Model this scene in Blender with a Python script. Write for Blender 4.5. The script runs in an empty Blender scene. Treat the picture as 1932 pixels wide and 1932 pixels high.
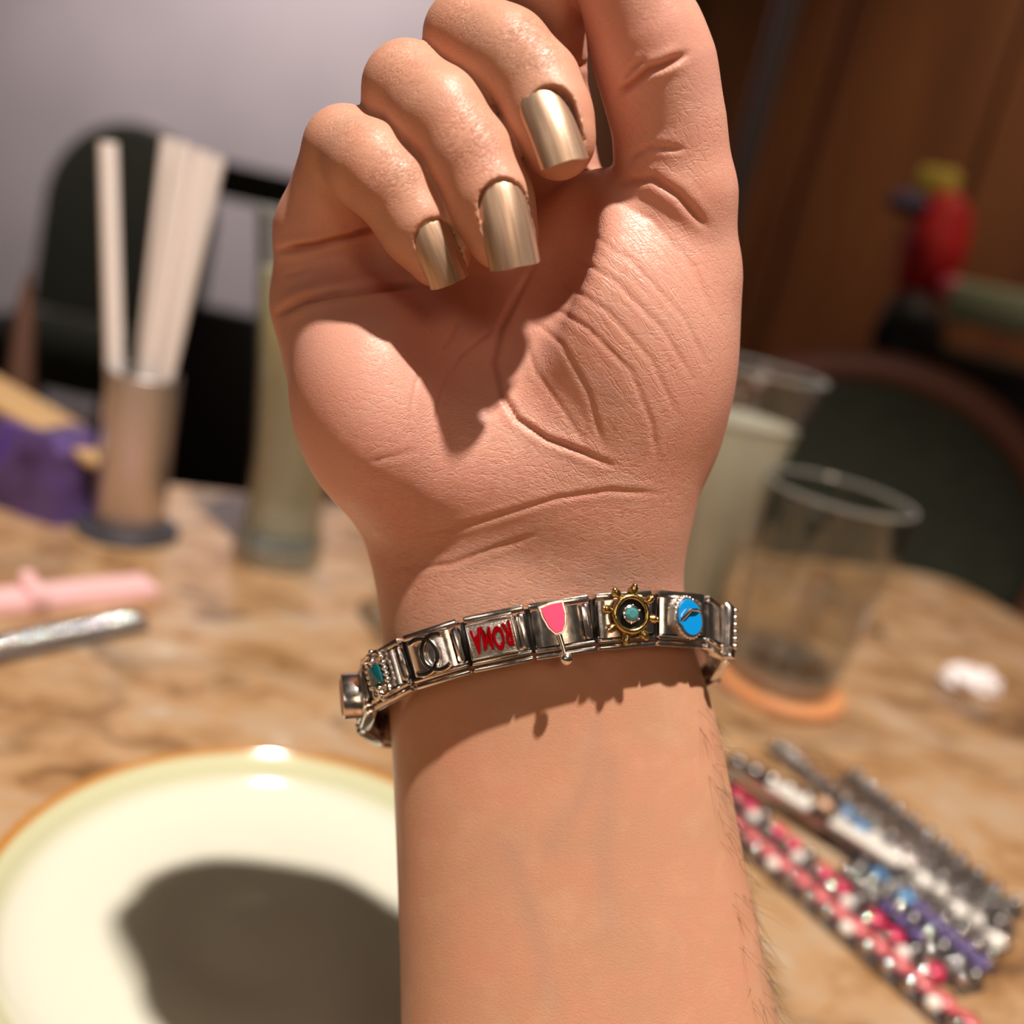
import bpy, bmesh, math, random
import numpy as np
from mathutils import Vector, Matrix
random.seed(7); RNG = np.random.default_rng(7)
scn = bpy.context.scene
COL = scn.collection

# ------------------------------------------------------------------ camera, world, lights, exposure
TZ = 0.75                                   # table top height
CAMZ = TZ + 0.20
FPX = 1860.0
pitch, roll = math.radians(16.4), math.radians(12.8)
Fw = Vector((0, math.cos(pitch), -math.sin(pitch)))
Uz = Vector((0, math.sin(pitch), math.cos(pitch)))
Rt = math.cos(roll) * Vector((1, 0, 0)) + math.sin(roll) * Uz
Up = -math.sin(roll) * Vector((1, 0, 0)) + math.cos(roll) * Uz
CAMP = Vector((0, 0, CAMZ))
cd = bpy.data.cameras.new('camera'); cam = bpy.data.objects.new('camera', cd); COL.objects.link(cam)
cam.matrix_world = Matrix(((Rt.x, Up.x, -Fw.x, CAMP.x), (Rt.y, Up.y, -Fw.y, CAMP.y), (Rt.z, Up.z, -Fw.z, CAMP.z), (0, 0, 0, 1)))
cd.sensor_width = 36; cd.lens = FPX / 1932 * 36; cd.clip_start = 0.01; cd.clip_end = 50
cd.dof.use_dof = True; cd.dof.focus_distance = 0.160; cd.dof.aperture_fstop = 7.8
scn.camera = cam
scn.view_settings.view_transform = 'Standard'; scn.view_settings.look = 'None'
scn.view_settings.gamma = 1; scn.view_settings.exposure = 0.0
try: scn.view_settings.use_curve_mapping = False
except Exception: pass
scn.cycles.use_denoising = True
scn.cycles.caustics_reflective = False; scn.cycles.caustics_refractive = False

world = bpy.data.worlds.new('world'); scn.world = world; world.use_nodes = True
world.node_tree.nodes['Background'].inputs[0].default_value = (1.0, 0.80, 0.66, 1)
world.node_tree.nodes['Background'].inputs[1].default_value = 0.036

def spot(name, loc, target, power, color, radius, angle=70, blend=.4):
    l = bpy.data.lights.new(name, 'SPOT'); l.energy = power; l.color = color
    l.shadow_soft_size = radius; l.spot_size = math.radians(angle); l.spot_blend = blend
    o = bpy.data.objects.new(name, l); COL.objects.link(o); o.location = loc
    o.rotation_euler = (Vector(target) - Vector(loc)).to_track_quat('-Z', 'Y').to_euler()
    return o
HC = CAMP + Fw * 0.165
LD = Vector((-0.10, 0.17, -1.0)).normalized()       # ceiling spotlight, almost straight overhead
spot('overhead_spot', HC - LD * 1.35, HC + Vector((.05, .10, 0)), 142, (1.0, .92, .83), 0.028, 58, .5)
spot('overhead_spot', (-.9, 2.0, 2.7), (-1.1, 3.3, 1.15), 195, (1.0, .92, .91), 0.05, 80, 1)  # unseen spot added to bring up the grey back wall
al = bpy.data.lights.new('metal_fill_light', 'AREA'); al.shape = 'RECTANGLE'; al.size = .55; al.size_y = .36; al.energy = 1.7; al.color = (1, .86, .74)  # unseen fill panel behind the camera, added for gradients on the metal
ao = bpy.data.objects.new('metal_fill_light', al); COL.objects.link(ao); ao.location = (-.75, -1.1, 1.55); ao.rotation_euler = (HC - ao.location).to_track_quat('-Z', 'Y').to_euler()

spot('overhead_spot', (.9, 1.2, 2.7), (1.15, 2.3, 1.0), 92, (1.0, .78, .56), 0.05, 80, 1)  # extra unseen spot, added to brighten the wood wall and counter
a2 = bpy.data.lights.new('warm_fill_light', 'AREA'); a2.shape = 'DISK'; a2.size = .3; a2.energy = 1.1; a2.color = (1, .74, .5)  # unseen warm fill disc, added to reflect in the bracelet plates
o2_ = bpy.data.objects.new('warm_fill_light', a2); COL.objects.link(o2_); o2_.location = (.22, -.75, 1.5); o2_.rotation_euler = (HC - o2_.location).to_track_quat('-Z', 'Y').to_euler()
# ------------------------------------------------------------------ helpers
D0 = 165.0
def px(x, y, Z):                              # pixel + height above the hand plane (mm) -> local mm
    s = (D0 - Z) / FPX
    return np.array([(x - 966) * s, -(y - 966) * s, Z])
Rn, Un, Fn, Cn = (np.array(v) for v in (Rt, Up, Fw, CAMP))
def to_world(P):                              # local mm -> world m
    P = np.asarray(P, float)
    return Cn + (Fn * ((D0 - P[..., 2:3]) / 1000) + Rn * (P[..., 0:1] / 1000) + Un * (P[..., 1:2] / 1000))
def wpt(x, y, Z): return Vector(to_world(px(x, y, Z)))
def on_plane(x, y, z=0.0):                    # pixel -> point at height z above the table
    r = Fw + Rt * ((x - 966) / FPX) - Up * ((y - 966) / FPX)
    t = (TZ + z - CAMZ) / r.z
    return CAMP + r * t

def lin(c):
    c = [v / 255 for v in c]
    return tuple(v / 12.92 if v <= .04045 else ((v + .055) / 1.055) ** 2.4 for v in c) + (1,)
def mat(name, color=(.8, .8, .8, 1), rough=.5, metal=0, **kw):
    m = bpy.data.materials.new(name); m.use_nodes = True
    b = m.node_tree.nodes['Principled BSDF']
    b.inputs['Base Color'].default_value = color if len(color) == 4 else tuple(color) + (1,)
    b.inputs['Roughness'].default_value = rough; b.inputs['Metallic'].default_value = metal
    for k, v in kw.items(): b.inputs[k.replace('_', ' ')].default_value = v
    return m
def N(m, t, **kw):
    n = m.node_tree.nodes.new(t)
    for k, v in kw.items():
        if k.startswith('i_'): n.inputs[k[2:].replace('_', ' ')].default_value = v
        else: setattr(n, k, v)
    return n
def L(m, a, b): m.node_tree.links.new(a, b)
def bsdf(m): return m.node_tree.nodes['Principled BSDF']
def ramp(m, stops):
    r = N(m, 'ShaderNodeValToRGB'); e = r.color_ramp.elements
    while len(e) < len(stops): e.new(.5)
    for i, (p, c) in enumerate(stops): e[i].position = p; e[i].color = c
    return r

def link(name, me, parent=None, m=None):
    o = bpy.data.objects.new(name, me); COL.objects.link(o)
    if m is not None: me.materials.clear(); me.materials.append(m)
    if parent is not None: o.parent = parent
    return o
def tag(o, label, cat, group=None, kind=None):
    o['label'] = label
    if cat: o['category'] = cat
    if group: o['group'] = group
    if kind: o['kind'] = kind
    return o
def empty(name, loc, rot=None, label=None, cat=None, group=None):
    o = bpy.data.objects.new(name, None); COL.objects.link(o); o.location = loc; o.empty_display_size = .01
    if rot is not None: o.rotation_euler = rot
    if label: tag(o, label, cat, group)
    return o

# ------------------------------------------------------------------ hand as one continuous surface
def smin(a, b, k):
    h = np.clip(.5 + .5 * (b - a) / k, 0, 1)
    return b + (a - b) * h - k * h * (1 - h)

def hand_field(X, Y, Z):
    """signed distance (mm); returns total and label arrays"""
    # arm + palm slab : pixel outline rows (y, left, right, z centre, half thickness)
    rows = ARM_ROWS
    ys = np.array([r[0] for r in rows], float)
    zc = np.array([r[3] for r in rows], float); hb = np.array([r[4] for r in rows], float)
    s = (D0 - zc) / FPX
    Yr = -(ys - 966) * s
    lX = (np.array([r[1] for r in rows]) - 966) * s; rX = (np.array([r[2] for r in rows]) - 966) * s
    o = np.argsort(Yr)
    Yr, zc, hb, lX, rX = Yr[o], zc[o], hb[o], lX[o], rX[o]
    yl = np.linspace(Yr[0], Yr[-1], 600)
    def sm(v):
        w = np.interp(yl, Yr, v); k = np.hanning(41); k /= k.sum()
        return np.convolve(np.pad(w, 20, 'edge'), k, 'valid')
    zc_, hb_, l_, r_ = sm(zc), sm(hb), sm(lX), sm(rX)
    y1 = Y[0, :, 0] if Y.ndim == 3 else Y
    f = lambda v: np.interp(y1, yl, v).astype(np.float32)
    C, B, Lx, Rx = f(zc_), f(hb_), f(l_), f(r_)
    if Y.ndim == 3: C, B, Lx, Rx = (v[None, :, None] for v in (C, B, Lx, Rx))
    A = (Rx - Lx) / 2; cx = (Rx + Lx) / 2
    p = 2.35
    ux = np.abs((X - cx) / A); uz = np.abs((Z - C) / B)
    k0 = (ux ** p + uz ** p + 1e-6) ** (1 / p)
    k1 = np.sqrt((ux ** (p - 1) / A) ** 2 + (uz ** (p - 1) / B) ** 2) / np.maximum(k0, .05) ** (p - 1)
    d = (k0 - 1) / np.maximum(k1, .02)
    d = np.minimum(d, 30)
    d = smin(d, np.float32(1e3), .01)
    d = np.maximum(d, Y - np.float32(Yr[-1]) + 0 * X)           # top end
    d = np.maximum(d, np.float32(Yr[0]) - Y + 0 * X)            # elbow end
    return d.astype(np.float32)

def rc(X, Y, Z, a, b, ra, rb, flat=None):
    a = a.astype(np.float32); b = b.astype(np.float32)
    ba = b - a; px_, py_, pz_ = X - a[0], Y - a[1], Z - a[2]
    L2 = float(ba @ ba)
    h = np.clip((px_ * ba[0] + py_ * ba[1] + pz_ * ba[2]) / L2, 0, 1)
    dx, dy, dz = px_ - h * ba[0], py_ - h * ba[1], pz_ - h * ba[2]
    if flat is not None:                       # (axis, factor): squash distances along an axis
        ax, fac = flat
        t = dx * ax[0] + dy * ax[1] + dz * ax[2]
        q = t * (fac - 1)
        dx, dy, dz = dx + ax[0] * q, dy + ax[1] * q, dz + ax[2] * q
    return np.sqrt(dx * dx + dy * dy + dz * dz) - (ra + (rb - ra) * h)
def ell(X, Y, Z, c, r, rotz=0, rotx=0):
    dx, dy, dz = X - np.float32(c[0]), Y - np.float32(c[1]), Z - np.float32(c[2])
    cz, sz = math.cos(rotz), math.sin(rotz)
    dx, dy = dx * cz + dy * sz, -dx * sz + dy * cz
    cx_, sx_ = math.cos(rotx), math.sin(rotx)
    dy, dz = dy * cx_ + dz * sx_, -dy * sx_ + dz * cx_
    k0 = np.sqrt((dx / r[0]) ** 2 + (dy / r[1]) ** 2 + (dz / r[2]) ** 2)
    k1 = np.sqrt((dx / r[0] ** 2) ** 2 + (dy / r[1] ** 2) ** 2 + (dz / r[2] ** 2) ** 2)
    return k0 * (k0 - 1) / np.maximum(k1, 1e-3)

ARM_ROWS = [ # y, left, right, zc, half thickness
 (330, 700, 1130, -22, 8), (400, 590, 1190, -22, 9.5), (480, 535, 1230, -21, 11), (560, 528, 1260, -20.5, 12), (600, 530, 1265, -20.5, 12.5),
 (650, 541, 1275, -19, 14.5), (770, 572, 1295, -18.5, 16.5), (880, 622, 1292, -19, 17), (950, 662, 1286, -19.5, 17.2), (1010, 688, 1281, -20, 17),
 (1100, 712, 1285, -20, 17), (1200, 722, 1298, -20, 17.0), (1300, 733, 1334, -20.3, 17.2), (1400, 741, 1360, -20, 17.6),
 (1600, 750, 1397, -18.5, 18.6), (1800, 757, 1438, -16.5, 20), (1932, 759, 1465, -15, 21), (2300, 760, 1530, -13, 24), (3350, 720, 1560, -13, 27)]
# palm masses: (pixel x, y, Z, radii mm, rotz, rotx, k)
MASSES = [
 ('thenar', (1175, 610, -9), (19.5, 27, 19), math.radians(12), 0, 6),
 ('thenar_low', (1145, 825, -13), (16, 25, 15.5), 0, 0, 10),
 ('hypothenar', (712, 768, -8), (14.8, 21, 17), math.radians(12), 0, 7),
 ('pad', (640, 600, -14), (10, 12, 14), 0, 0, 6),
 ('heel', (950, 880, -13), (22, 14, 14), 0, 0, 8),
]
# finger chains: points (px x, y, Z, radius mm)
FING = {
 'pinky': [(612, 560, -14, 9.2), (617, 440, -9, 8.8), (653, 283, 2, 6.9), (700, 316, 7.5, 6.65), (745, 360, 9, 6.05), (788, 428, 8.8, 5.7), (826, 480, 8.0, 5.2)],
 'ring': [(745, 500, -16, 9.5), (755, 360, -8, 8.5), (770, 168, 4, 7.3), (835, 225, 8.8, 7.25), (893, 305, 10.8, 6.6), (926, 380, 11.6, 6.3), (948, 440, 11.8, 5.7)],
 'middle': [(900, 470, -18, 9.5), (890, 300, -9, 8.5), (887, 72, 4, 7.5), (955, 110, 8.5, 7.15), (1012, 165, 10.2, 6.6), (1038, 225, 11.6, 6.3), (1054, 268, 12.4, 5.7)],
 'index': [(1060, 470, -19, 9.5), (1044, 330, -17, 7.9), (1036, 215, -12, 7.5), (1022, 100, -6, 7.2), (1028, 0, 2, 6.9), (1045, -120, 9, 6.6), (1075, -190, 12, 6.0), (1098, -250, 13, 5.2)],
 'thumb': [(1225, 800, -16, 12), (1268, 520, -6, 11.0), (1272, 370, -1, 9.6), (1262, 240, 3, 8.35), (1240, 135, 6, 8.6), (1214, 60, 8, 7.9), (1188, -10, 10, 6.6), (1165, -90, 12, 6.9), (1150, -180, 13, 6.2)],
}
HRES = 0.38
def chain_sd(P, nm):
    best = 1e9; pts = FING[nm]
    for j in range(2, len(pts) - 1):
        a, b = px(*pts[j][:3]), px(*pts[j + 1][:3]); ab = b - a; t = min(1, max(0, ((P - a) @ ab) / (ab @ ab)))
        best = min(best, float(np.linalg.norm(P - a - t * ab)) - (pts[j][3] * (1 - t) + pts[j + 1][3] * t))
    return best
def skin_z(x, y, nm):
    for z in np.arange(30, -10, -.1):
        if chain_sd(px(x, y, z), nm) <= 0: return z
    return 0.0
NAILS = {  # base pixel, tip pixel, half arc width, curvature radius, side turn, lift base, lift tip
 'middle': ((1020, 160), (1075, 302), 4.75, 4.7, 12, .1, .3),
 'ring': ((940, 331), (979, 503), 4.9, 4.8, 10, .0, -.15),
 'pinky': ((805, 407), (858, 534), 4.2, 4.1, 16, .0, -.25)}
def nail_frame(nm):
    (bx, by), (tx, ty), hw, rc_, side, l0, l1 = NAILS[nm]
    z0 = skin_z(bx, by, nm) + l0
    mx_, my_ = bx + (tx - bx) * .6, by + (ty - by) * .6
    zm = skin_z(mx_, my_, nm) + l1; a = px(bx, by, z0); m_ = px(mx_, my_, zm); zt = z0 + (zm - z0) / .6
    t = px(tx, ty, zt); d = t - a; Ln = float(np.linalg.norm(d)); d /= Ln
    n = np.array([0, 0, 1.0]); n -= d * (n @ d); n /= np.linalg.norm(n); b = np.cross(d, n)
    if b[0] < 0: b = -b
    th = math.radians(side); n, b = n * math.cos(th) + b * math.sin(th), b * math.cos(th) - n * math.sin(th)
    return a, d, n, b, Ln, hw, rc_
NSAG = .8
def build_hand():
    h = HRES
    xs = np.arange(-47, 53, h, dtype=np.float32); zs = np.arange(-44, 28, h, dtype=np.float32)
    ys = np.arange(-238, 126, h, dtype=np.float32)
    X = xs[:, None, None]; Y = ys[None, :, None]; Z = zs[None, None, :]
    d = hand_field(X, Y, Z)
    def sub(bb, pad):
        sl = []
        for ax, (lo, hi) in zip((xs, ys, zs), bb):
            i0 = max(0, int(np.searchsorted(ax, lo - pad))); i1 = min(len(ax), int(np.searchsorted(ax, hi + pad)))
            sl.append(slice(i0, i1))
        return tuple(sl)
    for nm, c, r, rz, rx, k in MASSES:
        c = px(*c); R = max(r) + 1
        sl = sub([(c[i] - R, c[i] + R) for i in range(3)], 10)
        d[sl] = smin(d[sl], ell(X[sl[0]], Y[:, sl[1]], Z[:, :, sl[2]], c, r, rz, rx), k)
    # hollow of the palm
    for c, r, k, rz in HOLLOWS:
        c = px(*c); R = max(r) + 1
        sl = sub([(c[i] - R, c[i] + R) for i in range(3)], 10)
        e = ell(X[sl[0]], Y[:, sl[1]], Z[:, :, sl[2]], c, r, rz, 0)
        d[sl] = -smin(-d[sl], e, k)
    lab = {}
    for nm in ('index', 'middle', 'ring', 'pinky', 'thumb'):
        pts = [(px(*q[:3]), q[3]) for q in FING[nm]]
        P = np.array([p for p, _ in pts]); rr = max(r for _, r in pts) + 1
        sl = sub([(P[:, i].min() - rr, P[:, i].max() + rr) for i in range(3)], 8)
        x, y, z = X[sl[0]], Y[:, sl[1]], Z[:, :, sl[2]]
        e = None
        for j in range(len(pts) - 1):
            q = rc(x, y, z, pts[j][0], pts[j + 1][0], pts[j][1], pts[j + 1][1])
            kk = 4.0 if nm == 'thumb' else (1.2 if j == 2 else 2.5)
            e = q if e is None else smin(e, q, kk)
        if nm in NAILS:
            a_, dn, nn_, bn, Ln_, hw_, rc_ = nail_frame(nm)
            gx, gy, gz = x - a_[0], y - a_[1], z - a_[2]
            v_ = gx * dn[0] + gy * dn[1] + gz * dn[2]; b_ = gx * bn[0] + gy * bn[1] + gz * bn[2]; n_ = gx * nn_[0] + gy * nn_[1] + gz * nn_[2]
            lw = rc_ * math.sin(hw_ / rc_) - .1; cr = lw * .98
            q1 = np.abs(v_ - (Ln_ + 4.0) / 2) - (Ln_ + 2.8) / 2 + cr; q2 = np.abs(b_) - lw + cr
            o2 = np.sqrt(np.maximum(q1, 0) ** 2 + np.maximum(q2, 0) ** 2) + np.minimum(np.maximum(q1, q2), 0) - cr
            surf = np.sqrt(np.maximum(rc_ ** 2 - b_ ** 2, .01)) - rc_ + NSAG * .8 * np.sin(math.pi * np.clip(v_ / Ln_, 0, 1)) - .3
            reg = np.maximum(np.maximum(o2, surf - n_), n_ - 4)
            e = np.maximum(e, -reg).astype(np.float32)
        m = pts[0][0]
        dist = np.sqrt((x - m[0]) ** 2 + (y - m[1]) ** 2 + (z - m[2]) ** 2)
        K = (.5 + 5.5 * np.exp(-(dist / (26 if nm == 'thumb' else 15)) ** 2)).astype(np.float32)
        if nm == 'thumb': K = K + 1.0
        d[sl] = smin(d[sl], e, K)
        lab[nm] = e.min() if False else (pts, )
    # ---- surface nets
    s = d < 0
    cell = np.zeros(tuple(n - 1 for n in d.shape), np.uint8)
    for i in (0, 1):
        for j in (0, 1):
            for k in (0, 1):
                cell += s[i:s.shape[0] - 1 + i, j:s.shape[1] - 1 + j, k:s.shape[2] - 1 + k]
    act = (cell > 0) & (cell < 8)
    idx = np.argwhere(act)
    vid = np.full(cell.shape, -1, np.int32); vid[act] = np.arange(len(idx))
    acc = np.zeros((len(idx), 3)); cnt = np.zeros(len(idx))
    cor = [(i, j, k) for i in (0, 1) for j in (0, 1) for k in (0, 1)]
    val = {c: d[idx[:, 0] + c[0], idx[:, 1] + c[1], idx[:, 2] + c[2]] for c in cor}
    for a in cor:
        for ax in range(3):
            if a[ax] == 0:
                b = list(a); b[ax] = 1; b = tuple(b)
                va, vb = val[a], val[b]
                cr = (va < 0) != (vb < 0)
                t = va[cr] / (va[cr] - vb[cr])
                p = np.tile(np.array(a, float), (cr.sum(), 1)); p[:, ax] = t
                acc[cr] += p; cnt[cr] += 1
    V = (idx + acc / cnt[:, None]) * h + np.array([xs[0], ys[0], zs[0]])
    faces = []
    for ax in range(3):
        o1, o2 = [(1, 2), (2, 0), (0, 1)][ax]
        sa = [slice(None)] * 3; sb = [slice(None)] * 3
        sa[ax] = slice(0, -1); sb[ax] = slice(1, None)
        A, B = s[tuple(sa)], s[tuple(sb)]
        cr = np.argwhere(A != B)
        ok = (cr[:, o1] > 0) & (cr[:, o2] > 0) & (cr[:, o1] < cell.shape[o1]) & (cr[:, o2] < cell.shape[o2])
        cr = cr[ok]
        inside = A[cr[:, 0], cr[:, 1], cr[:, 2]]
        def g(d1, d2):
            c = cr.copy(); c[:, o1] -= d1; c[:, o2] -= d2
            return vid[c[:, 0], c[:, 1], c[:, 2]]
        q = np.stack([g(1, 1), g(0, 1), g(0, 0), g(1, 0)], 1)
        q[~inside] = q[~inside][:, ::-1]
        faces.append(q)
    Fq = np.concatenate(faces)
    Fq = Fq[(Fq >= 0).all(1)]
    # light smoothing
    E = np.concatenate([Fq[:, [0, 1]], Fq[:, [1, 2]], Fq[:, [2, 3]], Fq[:, [3, 0]]])
    def smooth(V, it):
        for _ in range(it):
            S = np.zeros_like(V); c = np.bincount(np.r_[E[:, 0], E[:, 1]], minlength=len(V))
            for a in range(3):
                S[:, a] = np.bincount(np.r_[E[:, 0], E[:, 1]], np.r_[V[E[:, 1], a], V[E[:, 0], a]], minlength=len(V))
            V = .5 * V + .5 * S / np.maximum(c, 1)[:, None]
        return V
    V = smooth(V, 3)
    return V, Fq, lab

def vnormals(V, Fq):
    a = V[Fq[:, 2]] - V[Fq[:, 0]]; b = V[Fq[:, 3]] - V[Fq[:, 1]]
    n = np.cross(a, b); Nn = np.zeros_like(V)
    for k in range(4):
        for c in range(3): Nn[:, c] += np.bincount(Fq[:, k], n[:, c], minlength=len(V))
    return Nn / np.maximum(np.linalg.norm(Nn, axis=1, keepdims=True), 1e-9)

HOLLOWS = [ # (px,py,Z),(radii),k,rotz
 ((985, 480, 3), (11, 17, 12), 5, math.radians(-20)),
 ((900, 600, 7), (10, 10, 9), 6, math.radians(-15)),
]
# skin folds on palm / thumb: (polyline, depth mm, width mm, which)
CREASES = [
 ([(1010, 495), (975, 560), (945, 620), (932, 680), (945, 740), (975, 790), (1030, 828), (1090, 850), (1160, 880)], .6, .65, 'palm'),
 ([(525, 472), (600, 462), (660, 447), (720, 425)], 1.1, .7, 'pinkyp'),
 ([(525, 590), (570, 566), (640, 551), (720, 543), (810, 535)], 1.1, .8, 'palm'),
 ([(535, 520), (590, 505)], .15, .6, 'palm'),
 ([(780, 1012), (850, 1000), (950, 970), (1050, 940), (1150, 925), (1250, 932)], .22, .6, 'palm'),
 ([(730, 1075), (850, 1065), (930, 1035), (1010, 1010)], .14, .6, 'palm'),
 ([(700, 872), (740, 862), (790, 848)], .08, .6, 'palm'),
 ([(1150, 372), (1230, 415), (1310, 505), (1350, 600)], .13, .7, 'palm'),
 ([(1060, 470), (1160, 530), (1250, 620), (1310, 720)], .15, .6, 'palm'),
 ([(1000, 600), (1060, 650), (1110, 740), (1140, 850)], .14, .6, 'palm'),
 ([(1010, 560), (1110, 620), (1190, 700), (1230, 800), (1240, 870)], .15, .6, 'palm'),
 ([(1040, 520), (1150, 590), (1230, 680), (1280, 790)], .14, .6, 'palm'),
 ([(990, 640), (1010, 700), (1060, 770), (1110, 850)], .11, .6, 'palm'),
 ([(1100, 430), (1200, 500), (1290, 600), (1340, 700)], .11, .6, 'palm'),
 ([(1160, 182), (1190, 160), (1225, 132), (1250, 124), (1295, 102)], .9, .8, 'thumb'),
 ([(1178, 150), (1195, 128), (1218, 112)], .5, .6, 'thumb'),
 ([(1185, 300), (1225, 277), (1290, 282)], .35, .7, 'thumb'),
 ([(1160, 347), (1230, 336), (1280, 368), (1335, 430)], .6, .9, 'thumb'),
 ([(835, 660), (852, 640), (868, 600)], .3, .5, 'palm'),
 ([(855, 700), (870, 670), (930, 620)], .3, .5, 'palm'),
 ([(770, 830), (775, 770), (790, 700)], .18, .4, 'palm'),
 ([(820, 800), (830, 740), (850, 690)], .18, .4, 'palm'),
 ([(1080, 128), (1120, 118)], .3, .8, 'index'),
 ([(1080, 262), (1135, 256)], .4, .8, 'index'),
]
def seg_dist(Q, a, b):
    a = np.array(a, float); b = np.array(b, float); ab = b - a
    t = np.clip(((Q - a) @ ab) / (ab @ ab), 0, 1)
    return np.linalg.norm(Q - a - t[:, None] * ab, axis=1), t

def chain_dist(V, nm, j0=0):
    best = np.full(len(V), 1e9)
    pts = FING[nm]
    for j in range(j0, len(pts) - 1):
        a, b = px(*pts[j][:3]), px(*pts[j + 1][:3]); ab = b - a
        t = np.clip(((V - a) @ ab) / (ab @ ab), 0, 1)
        best = np.minimum(best, np.linalg.norm(V - a - t[:, None] * ab, axis=1) - (pts[j][3] * (1 - t) + pts[j + 1][3] * t))
    return best

def bend_arm(V):
    V = V.copy(); Y0 = -95.0; R = 50.0; A = math.radians(74); zc = -13.0
    m = V[:, 1] < Y0
    t = (Y0 - V[m, 1]) / R
    ta = np.minimum(t, A); ex = (t - ta) * R
    r = R - (V[m, 2] - zc)
    y = Y0 - r * np.sin(ta); z = zc + R - r * np.cos(ta)
    V[m, 1] = y - ex * np.cos(ta); V[m, 2] = z + ex * np.sin(ta)
    return V

import time as _t; _t0 = _t.time()
HV, HF, _ = build_hand()
HN = vnormals(HV, HF)
fd = {nm: chain_dist(HV, nm, 2 if nm in ('pinky', 'ring', 'middle') else (1 if nm == 'index' else 2)) for nm in FING}
pix = np.stack([966 + HV[:, 0] * FPX / (D0 - HV[:, 2]), 966 - HV[:, 1] * FPX / (D0 - HV[:, 2])], 1)
front = HN[:, 2] > .05
on = {'pinky': fd['pinky'] < .6, 'ring': fd['ring'] < .6, 'middle': fd['middle'] < .6, 'index': fd['index'] < .6, 'thumb': fd['thumb'] < 1.6}
distal = on['pinky'] | on['ring'] | on['middle']
grp = {'palm': front & ~distal, 'pinkyp': front & ~distal, 'thumb': front & on['thumb'] | front & ~distal, 'index': front & on['index'] & ~distal & (fd['middle'] > 2) & (HV[:, 1] > 20)}
disp = np.zeros(len(HV)); crease = np.zeros(len(HV))
for pl, dep, wid, g in CREASES:
    sel = np.where(grp[g])[0]
    q = pix[sel]
    bb = (q[:, 0] > min(p[0] for p in pl) - 40) & (q[:, 0] < max(p[0] for p in pl) + 40) & (q[:, 1] > min(p[1] for p in pl) - 40) & (q[:, 1] < max(p[1] for p in pl) + 40)
    sel = sel[bb]; q = q[bb]
    best = np.full(len(sel), 1e9); tt = np.zeros(len(sel)); nseg = len(pl) - 1
    for j in range(nseg):
        dd, t = seg_dist(q, pl[j], pl[j + 1])
        u = dd < best; best[u] = dd[u]; tt[u] = (j + t[u]) / nseg
    w = wid * .72 / .09
    fade = np.clip(np.minimum(tt, 1 - tt) * 6 + .15, 0, 1)
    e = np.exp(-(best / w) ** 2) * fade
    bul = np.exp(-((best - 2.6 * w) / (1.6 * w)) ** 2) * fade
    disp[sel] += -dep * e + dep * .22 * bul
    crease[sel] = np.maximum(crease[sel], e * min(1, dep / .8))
HV = HV + HN * disp[:, None]
HW = to_world(bend_arm(HV))
me = bpy.data.meshes.new('body')
me.vertices.add(len(HW)); me.vertices.foreach_set('co', HW.astype(np.float32).ravel())
me.loops.add(len(HF) * 4); me.loops.foreach_set('vertex_index', HF.astype(np.int32).ravel())
me.polygons.add(len(HF)); me.polygons.foreach_set('loop_start', np.arange(0, len(HF) * 4, 4, dtype=np.int32))
me.polygons.foreach_set('use_smooth', np.ones(len(HF), bool))
me.update(calc_edges=True); me.validate()
# lasting skin colour: pinker palm and knuckles, tan forearm
def blob(cx, cy, r): return np.exp(-(((pix[:, 0] - cx) ** 2 + (pix[:, 1] - cy) ** 2) / r ** 2))
pink = np.clip(1.15 - (pix[:, 1] - 900) / 350, .0, 1.0)
fmn = np.minimum.reduce([fd['pinky'], fd['ring'], fd['middle']]); fw_ = np.clip((fmn - .4) / 3.5, 0, 1); fw_ = fw_ * fw_ * (3 - 2 * fw_)
pink = pink * (.40 + .45 * fw_) + .35 * blob(760, 830, 110) + .3 * blob(1220, 180, 120) * on['thumb']
vein = np.zeros(len(HV))
for pl in ([(1125, 1370), (1110, 1480), (1060, 1560), (1040, 1600)], [(1150, 1440), (1140, 1600), (1150, 1750)], [(960, 1600), (1010, 1750), (1040, 1900)], [(1090, 700), (1170, 760)]):
    for j in range(len(pl) - 1):
        dd, t = seg_dist(pix, pl[j], pl[j + 1]); vein = np.maximum(vein, np.exp(-(dd / 22) ** 2) * front)
at = me.attributes.new('skin_zone', 'FLOAT_COLOR', 'POINT')
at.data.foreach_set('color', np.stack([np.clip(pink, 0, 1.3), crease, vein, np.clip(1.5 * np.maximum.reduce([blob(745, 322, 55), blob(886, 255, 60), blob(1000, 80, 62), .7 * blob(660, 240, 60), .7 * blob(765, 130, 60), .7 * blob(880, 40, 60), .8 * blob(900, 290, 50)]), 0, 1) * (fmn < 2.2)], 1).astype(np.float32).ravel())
def region(pts, r): 
    v = np.zeros(len(HV))
    for cx, cy, rr in pts: v = np.maximum(v, np.clip(1.6 * blob(cx, cy, rr), 0, 1))
    return v
thm = region([(1180, 600, 230), (1150, 800, 170), (1270, 250, 110)], 0) * (~distal)
wrm = region([(950, 970, 190), (1150, 960, 170), (820, 1010, 160), (1000, 1090, 160), (1150, 1090, 150)], 0) + .5 * region([(800, 780, 170), (960, 820, 150)], 0)
ra_ = me.attributes.new('rest', 'FLOAT_VECTOR', 'POINT'); ra_.data.foreach_set('vector', HV.astype(np.float32).ravel())
sm_ = me.attributes.new('skin_mask', 'FLOAT_COLOR', 'POINT')
sm_.data.foreach_set('color', np.stack([np.clip(thm, 0, 1), np.clip(wrm, 0, 1), np.clip(.9 - .5 * thm, 0, 1) * np.ones(len(HV)), np.ones(len(HV))], 1).astype(np.float32).ravel())
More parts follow.
